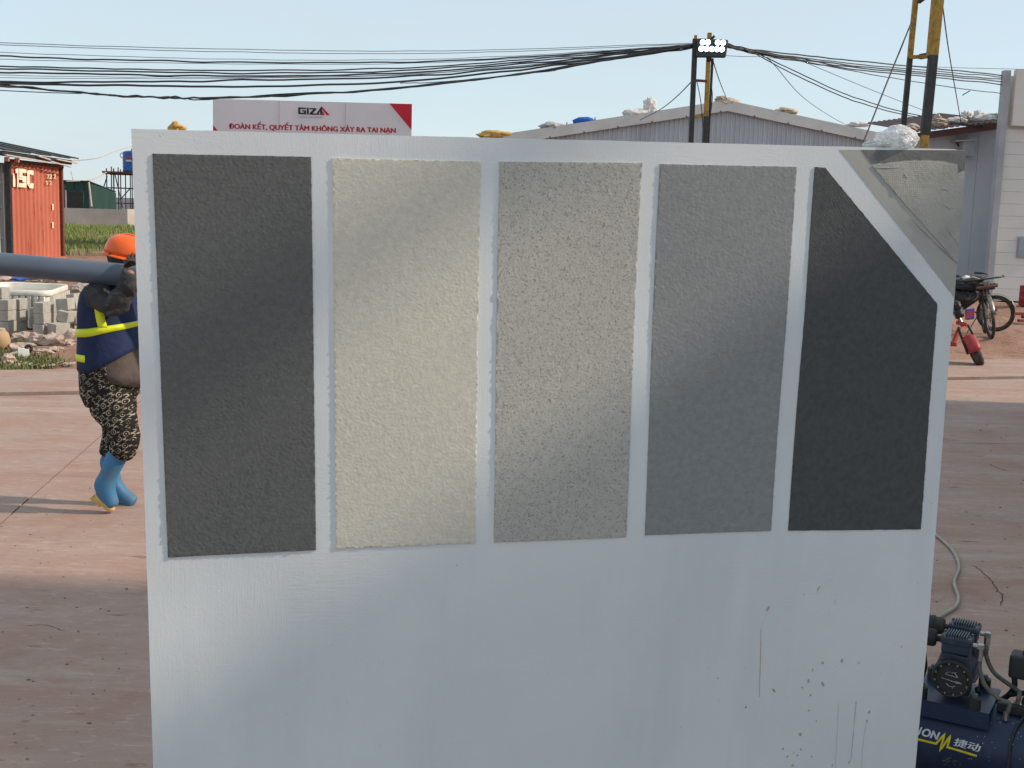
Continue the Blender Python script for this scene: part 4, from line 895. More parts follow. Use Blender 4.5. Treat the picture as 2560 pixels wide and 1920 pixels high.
MB().rings([zl(rrect(.98), zrim + .01), zl(rrect(.955), 0.02), zl(rrect(.93), 0.06), zl(rrect(.95), zrim)], False).build('body', M['plastic'], tu, auto=50)
MB().add(zl(rrect(.95), .08), [tuple(range(24))]).build('floor', M['plastic'], tu)
for i in range(9):
    t = (i + .5) / 9
    for (a, b) in ((c4[0], c4[1]), (c4[1], c4[2])):
        q = a.lerp(b, t * .9 + .05); d = (b - a).normalized(); nn = V((d.y, -d.x, 0)); MB().obox(V((q.x, q.y, zrim / 2)) + nn * .0, d * .022, nn * .03, V((0, 0, zrim / 2 - .01))).build('rib', M['plastic'], tu)
# rubble
M['rock'] = mat('pinkish_rubble', srgb(196, 174, 160), srgb(158, 136, 124), 6, rough=.95, bump=.5, bscale=30, bd=.02)
M['rockgrey'] = mat('grey_rubble', srgb(176, 166, 156), srgb(140, 130, 122), 6, rough=.95, bump=.5, bscale=30, bd=.02)
def rock(x, y, wpx, hpx, seed, label, mt='rock', grp='rubble stones by the yard edge', Y=None):
    px, py = zx(x, y); bx_, by_ = zx(x, y + hpx / 2); g = ground(px, by_, -.03) if Y is None else at(px, by_, Y); Yd = g.y + .1
    k = Yd / F; rx, rz2 = wpx * 220 / 1404 * k / 2, hpx * kz * k / 2
    mb = MB().blob(V((g.x, Yd, g.z + rz2 * .9)), (rx * 1.08, max(.08, rx * .7), rz2 * 1.15), seed, .55, 1.5, 3, None, None, .25)
    return tag(mb.build('rubble_stone', M[mt], None, auto=14), label, 'stone', grp)
rock(820, 1100, 330, 190, 1.1, 'large flat pinkish stone with a pale ridge in the middle of the rubble'); rock(590, 1090, 260, 180, 2.2, 'large stone at the left of the flat pinkish stone'); rock(1100, 1060, 300, 210, 3.3, 'angular stone at the worker\'s back, right end of the rubble')
rock(1040, 1140, 180, 110, 4.4, 'smaller stone wedged under the angular right stone'); rock(60, 1400, 190, 170, 5.5, 'pale round stone at the left picture edge'); rock(270, 1220, 330, 150, 6.6, 'broad stone left of the white scrap')
rock(220, 1330, 200, 90, 7.7, 'low pale stone under the white scrap', 'rockgrey'); rock(640, 1290, 260, 90, 8.8, 'flat stone behind the grass tuft'); rock(850, 1250, 200, 80, 9.9, 'small flat stone right of the grass tuft'); rock(420, 1190, 160, 80, 11.1, 'small stone above the white scrap')
rock(330, 1040, 380, 130, 12.2, 'long earthy stone in front of the block stacks'); rock(215, 1500, 60, 40, 13.1, 'pebble at the slab edge', 'rockgrey'); rock(350, 1470, 40, 30, 14.1, 'smaller pebble at the slab edge', 'rockgrey'); rock(770, 1500, 70, 24, 15.1, 'flat pebble on the red earth right of the grass', 'rockgrey')
ORDN = ['first', 'second', 'third', 'fourth', 'fifth', 'sixth', 'seventh', 'eighth', 'ninth', 'tenth', 'eleventh', 'twelfth', 'thirteenth', 'fourteenth', 'fifteenth', 'sixteenth']
for i in range(16):
    r_ = random.Random(i); rock(30 + i * 78 + r_.uniform(-20, 20), r_.uniform(1380, 1520), r_.uniform(18, 40), r_.uniform(12, 26), 30 + i, f'tiny stone scattered along the slab edge, {ORDN[i]} from the left', 'rockgrey', 'tiny scattered stones along the slab edge')
for i, (x, y, wd, h_) in enumerate(((1180, 270, 160, 110), (1290, 300, 120, 120), (1240, 220, 130, 70), (1330, 230, 120, 90), (500, 120, 300, 80), (760, 130, 260, 70))):
    rock(x, y, wd, h_, 50 + i, ['grey heap stone just behind the tub', 'grey heap stone beside the worker\'s shoulder', 'grey heap stone above the leaning blocks', 'grey heap stone under the pipe', 'flat grey heap stone behind the tub, left', 'flat grey heap stone behind the tub, right'][i], 'rockgrey', 'grey heap stones behind the tub', 18.5 + .3 * i)
for i, (x, y, wd, h_, mt, lb) in enumerate(((300, 110, 220, 70, 'tarp', 'dark blue bundle lying behind the tub'), (90, 110, 170, 80, 'rock', 'pink sack lying behind the tub at the left edge'))):
    c = tq(x, y, 19); k = 19 / F; tag(MB().blob(c, (wd * .157 * k / 2, .2, h_ * kz * k / 2), 60 + i, .3, 1.6, 3).build('bundle', M[mt], None, smooth=True), lb, 'bundle')
p = ground(*zx(10, 1230)); dr = thing('clay_drum', p, 'tan rounded drum at the left edge in front of the blocks', 'drum')
k = p.y / F; rr = 150 * .157 * k; hh_ = 320 * kz * k
MB().lathe(p, (0, 0, 1), [(0, rr * .8), (hh_ * .15, rr * .97), (hh_ * .5, rr * 1.02), (hh_ * .8, rr * .85), (hh_ * .97, rr * .5), (hh_, rr * .42), (hh_ * 1.0, rr * .3)], 28).build('body', mat('tan_clay', srgb(186, 158, 122), srgb(164, 134, 100), 5, rough=.8, bump=.1), dr, smooth=True)
MB().torus(p + V((0, 0, hh_)), (0, 0, 1), rr * .4, .015, 24, 8).build('lip', M['bagtan'], dr, smooth=True)
p = ground(*zx(365, 1360)); q = MB().prism([p + V((-.045, 0, .0)), p + V((.06, .02, .01)), p + V((.045, .05, .075)), p + V((-.07, .04, .10))], V((0, .01, .004)))
tag(q.build('plastic_scrap', M['plastic'], None), 'bent white plastic scrap among the stones', 'scrap')
p = ground(*zx(460, 1290)); tag(MB().torus(p + V((0, 0, .05)), (.2, -1, .2), .03, .018, 20, 8).build('rubber_ring', M['black'], None, smooth=True), 'small black rubber ring beside the white scrap', 'ring')
rnd = random.Random(9); pts = []
for (x, y, sx, sy, n) in ((700, 1390, 150, 40, 420), (300, 1420, 200, 60, 420), (380, 1130, 60, 30, 120), (60, 1270, 60, 40, 100), (100, 1510, 150, 25, 200), (1110, 880, 30, 30, 60)):
    for i in range(n):
        q = ground(*zx(x + rnd.gauss(0, sx), min(1535, y + rnd.gauss(0, sy)))); pts.append(V((q.x, q.y, dirt_z(q.x, q.y) - .01)))
grass('verge_grass', pts, .10, 'grass2', 'low olive grass tufts among the stones at the slab edge', 2)

# ------------------------------------------------------------------ worker carrying a pipe
WK = 6.55
def wp(x, y, d=0.0): return at(x, y, WK + d)
km = WK / F
M['skin'] = mat('skin', srgb(176, 122, 96), srgb(160, 108, 84), 8, rough=.55)
M['jacket'] = mat('dark_grey_jacket', srgb(66, 66, 68), srgb(50, 50, 53), 9, rough=.9, bump=.6, bscale=16, bd=.02)
M['vest'] = mat('navy_vest', srgb(26, 44, 82), srgb(20, 34, 66), 7, rough=.8, bump=.5, bscale=14, bd=.015)
M['hiviz'] = mat('yellow_reflective_tape', srgb(222, 232, 40), srgb(206, 216, 30), 10, rough=.45)
M['boot'] = mat('blue_rubber_boot', srgb(58, 118, 162), srgb(84, 112, 132), 9, rough=.6, bump=.25, bscale=30, lo=.42, hi=.75)
M['sole'] = mat('tan_sole', srgb(206, 170, 110), srgb(176, 140, 90), 20, rough=.7)
M['helmet'] = mat('orange_helmet', srgb(240, 104, 40), srgb(232, 94, 34), 4, rough=.3)
M['shirt'] = mat('taupe_shirt', srgb(92, 82, 76), srgb(74, 66, 62), 8, rough=.9, bump=.5, bscale=12, bd=.02)
M['glove'] = mat('dark_glove', srgb(60, 56, 54), srgb(84, 66, 58), 14, rough=.9)
def trouser_mat():
    t = NT('black_patterned_trousers')
    def cell(rot, sx, sz, off):
        mp = t.n('ShaderNodeMapping'); t.t.links.new(t.tc.outputs['Object'], mp.inputs[0]); mp.inputs['Rotation'].default_value = (0, rot, 0); mp.inputs['Scale'].default_value = (sx, sx, sz); mp.inputs['Location'].default_value = off
        s_ = t.n('ShaderNodeSeparateXYZ'); t.t.links.new(mp.outputs[0], s_.inputs[0])
        fx = t.math('SUBTRACT', t.math('FRACT', s_.outputs[0]), .5); fz = t.math('SUBTRACT', t.math('FRACT', s_.outputs[2]), .5)
        return fx, fz
    fx, fz = cell(R(38), 21, 21, (0, 0, 0)); d = t.math('SQRT', t.math('ADD', t.math('MULTIPLY', fx, fx), t.math('MULTIPLY', fz, fz)))
    ring = t.math('SUBTRACT', t.ramp(d, .33, .30), t.ramp(d, .25, .22))
    dot = t.ramp(d, .09, .06)
    gx, gz = cell(R(38), 21, 21, (.5, 0, .5)); b1 = t.math('MULTIPLY', t.ramp(t.math('ABSOLUTE', gx), .26, .23), t.ramp(t.math('ABSOLUTE', t.math('SUBTRACT', t.math('ABSOLUTE', gz), .16)), .055, .035))
    b2 = t.math('MULTIPLY', t.ramp(t.math('ABSOLUTE', t.math('ADD', gx, t.math('MULTIPLY', gz, .5))), .06, .04), t.ramp(t.math('ABSOLUTE', gz), .30, .27))
    f = t.math('MAXIMUM', t.math('MAXIMUM', ring, dot), t.math('MAXIMUM', b1, b2))
    f = t.math('MULTIPLY', f, t.ramp(t.noise(30, 2, .5), .40, .58))
    c = t.mix(f, (0.016, 0.015, 0.015), srgb(176, 164, 144))
    return t.fin(c, .85, 0, t.bump(t.noise(14, 3, .6), .5, .02), .2)
M['trousers'] = trouser_mat()
base = ground(300, 1275)
wk = thing('person', (base.x, WK, 0), 'worker in orange helmet, navy reflective vest and blue boots carrying a grey pipe', 'person')
# body: one continuous skinned figure (mostly under clothes)
B = [(wp(276, 940), .085), (wp(272, 860), .095), (wp(270, 780), .11), (wp(283, 712), .06), (wp(306, 668, .06), .062), (wp(318, 632, .09), .085), (wp(322, 608, .09), .07),
     (wp(246, 722, -.15), .06), (wp(276, 772, -.248), .028), (wp(316, 704, -.283), .024), (wp(329, 674, -.272), .024),
     (wp(262, 722, .15), .06), (wp(322, 766, .2), .045), (wp(352, 694, .12), .036), (wp(356, 672, .08), .032),
     (wp(270, 985, -.09), .10), (wp(316, 1090, -.10), .055), (wp(278, 1180, -.10), .034), (wp(258, 1228, -.10), .030),
     (wp(280, 985, .09), .10), (wp(306, 1078, .10), .062), (wp(279, 1180, .10), .034), (wp(290, 1238, .10), .030),
     (wp(333, 640, .09), .045)]
Eg = [(0, 1), (1, 2), (2, 3), (3, 4), (4, 5), (5, 6), (2, 7), (7, 8), (8, 9), (9, 10), (2, 11), (11, 12), (12, 13), (13, 14), (0, 15), (15, 16), (16, 17), (17, 18), (0, 19), (19, 20), (20, 21), (21, 22), (5, 23)]
body = skin('body', B, Eg, M['skin'], wk)
MB().blob(wp(352, 640, .09), (.016, .014, .022), 1, .05, 1, 2).build('nose', M['skin'], body, smooth=True)
for d in (.056, .124): MB().blob(wp(346, 628, d), (.009, .009, .007), 2, .02, 1, 2).build('eye', M['black'], body, smooth=True)
MB().blob(wp(312, 636, .007), (.016, .010, .028), 3, .1, 1, 2).build('ear', M['skin'], body, smooth=True)
MB().blob(wp(312, 640, .09), (.092, .088, .10), 4, .06, 2, 3).build('head_scarf', M['jacket'], body, smooth=True)
# glove hands with fingers closed over the pipe
def hand(x, y, d, sgn):
    mbs = [(wp(x, y, d), .034), (wp(x + 5, y - 14, d + .01), .036)]
    ed = [(0, 1)]
    for i in range(4):
        b0_ = len(mbs); fx = (i - 1.5) * 9; ln = (1, 1.12, 1.05, .85)[i]
        mbs += [(wp(x + 5 + fx, y - 24, d + .015), .0105), (wp(x + 6 + fx, y - 33 * ln, d + .045), .010), (wp(x + 7 + fx, y - 30 * ln, d + .085), .009)]
        ed += [(1, b0_), (b0_, b0_ + 1), (b0_ + 1, b0_ + 2)]
    b0_ = len(mbs); mbs += [(wp(x - 14, y - 12, d + .012), .012), (wp(x - 17, y - 22, d + .035), .011)]; ed += [(0, b0_), (b0_, b0_ + 1)]
    skin('hand', mbs, ed, M['glove'], body, 0, 2)
hand(330, 672, -.265, 1); hand(356, 676, .09, 1)
# trousers: hips and two bent legs to the boot tops
T = [(wp(277, 955), (.172, .180)), (wp(276, 915), (.160, .168)), (wp(267, 1000, -.085), .128), (wp(296, 1050, -.095), .108), (wp(318, 1092, -.10), .090), (wp(306, 1122, -.10), .080), (wp(298, 1146, -.10), .074),
     (wp(288, 1000, .085), .125), (wp(296, 1045, .095), .105), (wp(298, 1085, .10), .088), (wp(279, 1122, .10), .074), (wp(270, 1148, .10), .066), (wp(275, 872), (.150, .160))]
skin('trousers', T, [(0, 1), (0, 2), (2, 3), (3, 4), (4, 5), (5, 6), (0, 7), (7, 8), (8, 9), (9, 10), (10, 11), (1, 12)], M['trousers'], wk, 0, 2, .012)
def ell(c, a, b, lean=0.0, n=28, wob=0.0, seed=0):     # ring in the horizontal plane, a along x, b along y
    out = []
    for k in range(n):
        t = 2 * math.pi * k / n; q = 1 + wob * noise.noise(V((math.cos(t) * 1.7, math.sin(t) * 1.7, seed)))
        out.append(V(c) + V((a * q * math.cos(t), b * q * math.sin(t), lean * math.cos(t))))
    return out
# shirt / jacket trunk
MB().rings([ell(wp(x, y), a * km, b, 0, 28, .05, i * .7) for i, (y, x, a, b) in enumerate([(1012, 272, 56, .15), (985, 274, 70, .172), (955, 276, 76, .184), (920, 276, 76, .186), (885, 275, 72, .178)])]).build('trouser_seat', M['trousers'], wk, smooth=True)
rows = [(940, 284, 72, .183, -.055), (922, 282, 76, .19, -.035), (890, 278, 74, .185, 0), (840, 274, 70, .185, 0), (790, 270, 67, .19, 0), (750, 270, 63, .195, 0), (722, 273, 54, .185, 0), (704, 280, 40, .13, 0), (690, 288, 26, .075, 0)]
MB().rings([ell(wp(x, y), a * km, b, l, 28, .05, i * .6) for i, (y, x, a, b, l) in enumerate(rows)]).build('shirt', M['shirt'], wk, smooth=True)
# vest: open shell, hem rises towards the front
vr = [(922, 277, 79, .203), (905, 276, 79, .203), (880, 275, 78, .202), (850, 273, 75, .20), (820, 271, 73, .20), (790, 269, 71, .203), (760, 269, 68, .208), (735, 270, 64, .205), (716, 274, 56, .195), (704, 281, 43, .14)]
def vrow(i):
    y, x, a, b = vr[i]; f = max(0, (y - 800) / 122)
    out = []
    for k in range(40):
        t = 2 * math.pi * k / 40; q = 1 + .035 * noise.noise(V((math.cos(t) * 2, math.sin(t) * 2, i * .5)))
        lift = .10 * f * max(0, math.cos(t) + .25)          # front hem hitched up over the belly
        out.append(wp(x, y) + V((a * km * q * math.cos(t), b * q * math.sin(t), lift)))
    return out
VR = [vrow(i) for i in range(len(vr))]
ve = MB().rings(VR, False).build('vest', M['vest'], wk, smooth=True)
ve.modifiers.new('s', 'SOLIDIFY').thickness = .006
def vpt(t, y):       # point on the vest surface: angle t, photo height y
    for i in range(len(vr) - 1):
        if vr[i][0] >= y >= vr[i + 1][0]:
            f = (vr[i][0] - y) / (vr[i][0] - vr[i + 1][0]); k = (t / (2 * math.pi) * 40) % 40; k0 = int(k); fk = k - k0
            p = lambda r: VR[r][k0].lerp(VR[r][(k0 + 1) % 40], fk)
            return p(i).lerp(p(i + 1), f)
    return VR[-1][0]
def tape(y0, y1, t0, t1, dy=0.0, n=40):
    mb = MB(); P = []; c = wp(272, (y0 + y1) / 2)
    for i in range(n + 1):
        t = t0 + (t1 - t0) * i / n; s_ = dy * math.cos(t)
        for y in (y0 + s_, y1 + s_):
            q = vpt(t, y); o = q - c; o.z = 0; P.append(q + o.normalized() * .006)
    mb.add(P, [(2 * i, 2 * i + 2, 2 * i + 3, 2 * i + 1) for i in range(n)]); o = mb.build('reflective_tape', M['hiviz'], ve, smooth=True); o.modifiers.new('s', 'SOLIDIFY').thickness = .003
tape(832, 812, R(0), R(360), -8); tape(897, 880, R(150), R(246))
mb = MB(); P = []
for i in range(13):
    y = 812 - i * (812 - 742) / 12
    for dt in (-9, 9):
        t = R(284 + 9 * 0 - i * .6 + dt * .9); q = vpt(t, y); o = q - wp(272, y); o.z = 0; P.append(q + o.normalized() * .007)
mb.add(P, [(2 * i, 2 * i + 2, 2 * i + 3, 2 * i + 1) for i in range(12)]); o = mb.build('reflective_tape', M['hiviz'], ve, smooth=True); o.modifiers.new('s', 'SOLIDIFY').thickness = .003
# sleeves
skin('sleeve', [(wp(262, 724, -.10), .070), (wp(240, 724, -.17), .076), (wp(250, 752, -.21), .070), (wp(270, 776, -.25), .066), (wp(294, 760, -.275), .058), (wp(308, 728, -.285), .056), (wp(319, 700, -.285), .048), (wp(329, 674, -.275), .042)], [(i, i + 1) for i in range(7)], M['jacket'], wk, 0, 3, .026)
skin('sleeve', [(wp(272, 722, .10), .075), (wp(270, 730, .17), .08), (wp(312, 764, .21), .065), (wp(340, 725, .17), .055), (wp(352, 690, .12), .042)], [(i, i + 1) for i in range(4)], M['jacket'], wk, 0, 2, .02)
skin('collar', [(wp(284, 712, -.02), (.085, .09)), (wp(292, 694, .05), (.075, .075)), (wp(300, 674, .08), (.068, .07))], [(0, 1), (1, 2)], M['jacket'], wk, 0, 2, .01)
# boots
def boot(sh, ank, heel, toe, d, rs):
    S = [(wp(*sh, d), rs[0]), (wp((sh[0] * .55 + ank[0] * .45), (sh[1] * .55 + ank[1] * .45), d), rs[1]), (wp(*ank, d), rs[2])]
    n0 = 3; ft = [V((ank[0], ank[1], 0)).lerp(V((toe[0], toe[1], 0)), f) for f in (.45, .78, .97)]
    S += [(wp(q.x, q.y - o, d), r) for q, o, r in zip(ft, (4, 3, 1), (.052, .048, .040))]; S.append((wp(heel[0], heel[1] - 4, d), .038))
    o = skin('boot', S, [(0, 1), (1, 2), (2, 3), (3, 4), (4, 5), (2, 6)], M['boot'], wk, 2, 2)
    # sole slab from heel to toe
    a, b = wp(heel[0], heel[1] + 9, d), wp(toe[0], toe[1] + 6, d); x = (b - a); L = x.length; x.normalize(); y = V((0, 1, 0)); z = x.cross(y)
    if z.z < 0: z = -z
    rs_ = []
    for zz, sc_f in ((-.008, .94), (.0, 1), (.012, .98)):
        ring = []
        for k in range(28):
            t = 2 * math.pi * k / 28; u_ = math.cos(t); wv = .041 * (1 + .12 * u_) * abs(math.sin(t)) ** .75 * (1 if math.sin(t) > 0 else -1)
            ring.append(a + x * (L * .5 + L * .5 * sc_f * u_ * 1.02) + y * wv * sc_f + z * zz)
        rs_.append(ring)
    MB().rings(rs_).build('sole', M['sole'], o, smooth=False)
    MB().obox(a + x * .035 - z * .016, x * .035, y * .032, z * .012).build('heel_block', M['sole'], o, bevel=.004)
boot((301, 1122), (257, 1218), (237, 1226), (283, 1272), -.10, (.072, .056, .044))
boot((269, 1128), (288, 1236), (280, 1252), (339, 1262), .10, (.066, .052, .043))
# helmet
hl = MB(); hc = wp(314, 639, .09); tl = Matrix.Rotation(R(12), 3, 'Y')
rs_ = [[hc + tl @ V((.118 * r * math.cos(2 * math.pi * k / 32), .105 * r * math.sin(2 * math.pi * k / 32), z * .115)) for k in range(32)] for r, z in [(1, 0), (1.0, .18), (.97, .4), (.88, .62), (.72, .8), (.5, .93), (.26, .99), (.05, 1.0)]]
ho = hl.rings(rs_).build('helmet', M['helmet'], wk, smooth=True)
rs_ = []
for z, e in ((.0, 1.0), (-.05, 1.08), (-.10, 1.12), (-.13, 1.10), (-.05, .99)):
    rs_.append([hc + tl @ V((.118 * (e + (.26 * (e - 1) / .12 if math.cos(t) > .3 else 0) * max(0, math.cos(t))) * math.cos(t), .105 * e * math.sin(t), z * .115)) for t in [2 * math.pi * k / 32 for k in range(32)]])
MB().rings(rs_, False).build('brim', M['helmet'], ho, smooth=True)
MB().tube([hc + tl @ V((.119 * math.cos(t), 0, .117 * math.sin(t))) for t in [R(15 + 150 * k / 12) for k in range(13)]], .007, 6).build('ridge', M['helmet'], ho, smooth=True)
MB().tube([hc + tl @ V((-.06, -.095, 0)), hc + V((-.02, -.1, -.05)), hc + V((.05, -.075, -.11)), hc + V((.08, -.02, -.13))], .006, 6).build('chin_strap', M['black'], ho, smooth=True)
MB().box(hc + V((.02, -.1, -.025)), (.12, .012, .03)).build('head_band', M['black'], ho)
# pipe on the shoulder
pa, pb_ = at(290, 686, 6.385), at(0, 660, 6.26); pd = (pb_ - pa).normalized()
pi = thing('pipe', (pa.x, pa.y, 0), 'long grey plastic pipe carried on the worker\'s shoulder', 'pipe')
q0, q1 = pa - pd * .75, pa + pd * 3.2; xo = pd.orthogonal().normalized(); yo = pd.cross(xo)
rs_ = []
for (p_, r) in ((q0, .056), (q0, .0605), (q1, .0605), (q1, .056), (q0 + pd * .01, .056)):
    rs_.append([p_ + (xo * math.cos(2 * math.pi * k / 40) + yo * math.sin(2 * math.pi * k / 40)) * r for k in range(40)])
M['pvc'] = mat('grey_pvc', srgb(92, 102, 116), srgb(78, 88, 102), 2.5, rough=.38)
MB().rings(rs_, False).build('barrel', M['pvc'], pi, auto=50)

# ------------------------------------------------------------------ air compressor
cc = ground(2380, 1695, .37); t_ = V((math.cos(R(30)), -math.sin(R(30)), 0)); n_ = V((-.5, -.866, 0)); kk = -n_; Z = V((0, 0, 1))
M['navy'] = mat('dusty_navy_paint', srgb(26, 42, 70), srgb(66, 72, 82), 6, rough=.38, lo=.5, hi=.8)
M['cast'] = mat('blue_black_casting', srgb(44, 54, 70), srgb(90, 92, 94), 14, rough=.45, lo=.5, hi=.8, bump=.2)
M['fin'] = mat('cast_fin', srgb(84, 92, 100), srgb(116, 116, 114), 20, rough=.45, lo=.5, hi=.8)
M['dusty'] = mat('dusty_black_plastic', srgb(40, 41, 42), srgb(84, 80, 76), 10, rough=.75, lo=.5, hi=.8)
M['chrome'] = mat('dull_chrome', srgb(190, 190, 186), srgb(130, 128, 124), 20, rough=.3, metal=.9)
M['braid'] = mat('grey_braided_hose', srgb(112, 108, 100), srgb(80, 78, 74), 90, rough=.6)
cp = thing('air_compressor', (cc.x, cc.y, 0), 'dark blue twin-head air compressor on a tank beside the board', 'compressor')
def cl(a, b, c_): return cc + t_ * a + kk * b + Z * c_          # a along tank, b away, c up from cap centre
# tank
TR = .125; tzc = .285 - TR; tc0 = V((cc.x, cc.y, tzc)) + kk * .085
pr = [(-.36, .02), (-.355, .07), (-.335, .105), (-.30, .122), (-.28, TR), (.46, TR), (.48, .122), (.515, .105), (.535, .07), (.54, .02)]
tk = MB().lathe(tc0, t_, pr, 48).build('tank', M['navy'], cp, smooth=True)
MB().lathe(tc0, t_, [(.447, TR + .001), (.452, TR + .004), (.462, TR + .004), (.467, TR + .001)], 48, False).build('weld_seam', M['navy'], tk, smooth=True)
for a in (-.22, .40):
    for b in (-.10, .10): MB().bar(tc0 + t_ * a + kk * b - Z * .09, tc0 + t_ * a + kk * b * 1.15 - Z * tzc, .04, .02, t_).build('foot', M['black'], cp)
def tanksurf(a, ang, h=.0016): return tc0 + t_ * a + (n_ * math.cos(ang) + Z * math.sin(ang)) * (TR + h)
def onTank(px, py, h=.0016):      # photo point -> tank surface point nearest the camera
    d = ray(px, py).normalized(); o = CAM - tc0; dd = d - t_ * d.dot(t_); oo = o - t_ * o.dot(t_)
    A, B_2, C_2 = dd.dot(dd), dd.dot(oo), oo.dot(oo) - (TR + h) ** 2; disc = B_2 * B_2 - A * C_2
    return CAM + d * ((-B_2 - math.sqrt(max(0, disc))) / A)
def c8(x, y): return (2250 + x * .26518, 1480 + y * .26518)
M['tankwhite'] = mat('white_print', srgb(206, 208, 210), srgb(180, 182, 186), 30, rough=.5); M['tankyellow'] = mat('yellow_print', srgb(214, 196, 30), srgb(190, 172, 30), 30, rough=.5)
def tpoly(P, mt, nm='print'):
    # split long pieces so they follow the curve
    MB().add([onTank(*c8(x, y)) for x, y in P], [tuple(range(len(P)))]).build(nm, M[mt], tk)
def tline(P, hw):
    P = [V((x, y, 0)) for x, y in P]; P = [a.lerp(b, k / 5) for a, b in zip(P, P[1:]) for k in range(5)] + [P[-1]]; A_2, B_2 = [], []
    for i, p in enumerate(P):
        d0 = (p - P[i - 1]).normalized() if i else (P[1] - p).normalized(); d1 = (P[i + 1] - p).normalized() if i < len(P) - 1 else d0
        n0, n1 = V((-d0.y, d0.x, 0)), V((-d1.y, d1.x, 0)); m_2 = n0 + n1; m_2 = m_2 / max(.3, m_2.length_squared / 2)
        A_2.append(p + m_2 * hw); B_2.append(p - m_2 * hw)
    n = len(P); MB().add([onTank(*c8(q.x, q.y)) for q in A_2 + B_2], [(i, i + 1, n + i + 1, n + i) for i in range(n - 1)]).build('zigzag_line', M['tankyellow'], tk)
tline([(-120, 1318), (0, 1347), (120, 1377), (340, 1430), (422, 1338), (374, 1500), (476, 1352), (446, 1462), (560, 1496), (724, 1546)], 10)
def tword(s_, o_, ex, ey, bold, name='lettering'): write(name, s_, M['tankwhite'], tk, lambda a, b: onTank(*c8(o_[0] + ex[0] * a + ey[0] * b, o_[1] + ex[1] * a + ey[1] * b), .0022), bold)
BD = ((0, 0), (.02, 0), (.04, 0), (.06, 0), (.03, .07))
tword('ON', (192, 1352), (150, 40), (30, -68), BD); tword('I', (165, 1345), (14, 4), (30, -68), BD)
tword('捷动', (497, 1446), (243, 64), (26, -72), ((0, 0), (.012, 0), (.024, .02)))
for i in range(34):
    r_ = random.Random(i + 5); x, y = r_.gauss(520, 60), r_.gauss(1595, 22); s_ = r_.uniform(3, 9); MB().add([onTank(*c8(x + s_ * math.cos(a) * 1.8, y + s_ * math.sin(a) * .8), .001) for a in (0, 1.2, 2.3, 3.6, 4.9)], [(0, 1, 2, 3, 4)]).build('chipped_decal', M['dusty'] if i % 2 else M['fin'], tk)
for i in range(30):
    r_ = random.Random(i + 90); x, y = r_.uniform(660, 1150), r_.uniform(1130, 1640); s_ = r_.uniform(1.5, 4); MB().add([onTank(*c8(x + s_ * math.cos(a), y + s_ * math.sin(a) * 1.4), .001) for a in (0, 1.2, 2.3, 3.6, 4.9)], [(0, 1, 2, 3, 4)]).build('paint_chip', M['tankwhite'], tk)
# mounting plate, rubber feet
MB().obox(cl(-.005, .08, -.078), t_ * .12, kk * .11, Z * .004).build('plate', M['navy'], cp)
MB().obox(cl(-.005, -.029, -.10), t_ * .12, kk * .003, Z * .024).build('plate_skirt', M['navy'], cp)
for a in (-.082, .07):
    for b in (-.01, .17):
        MB().cyl(cl(a, b, -.074), cl(a, b, -.042), .018, 16).build('rubber_foot', M['black'], cp); MB().cyl(cl(a, b, -.042), cl(a, b, -.030), .0085, 6).build('bolt', M['fin'], cp)
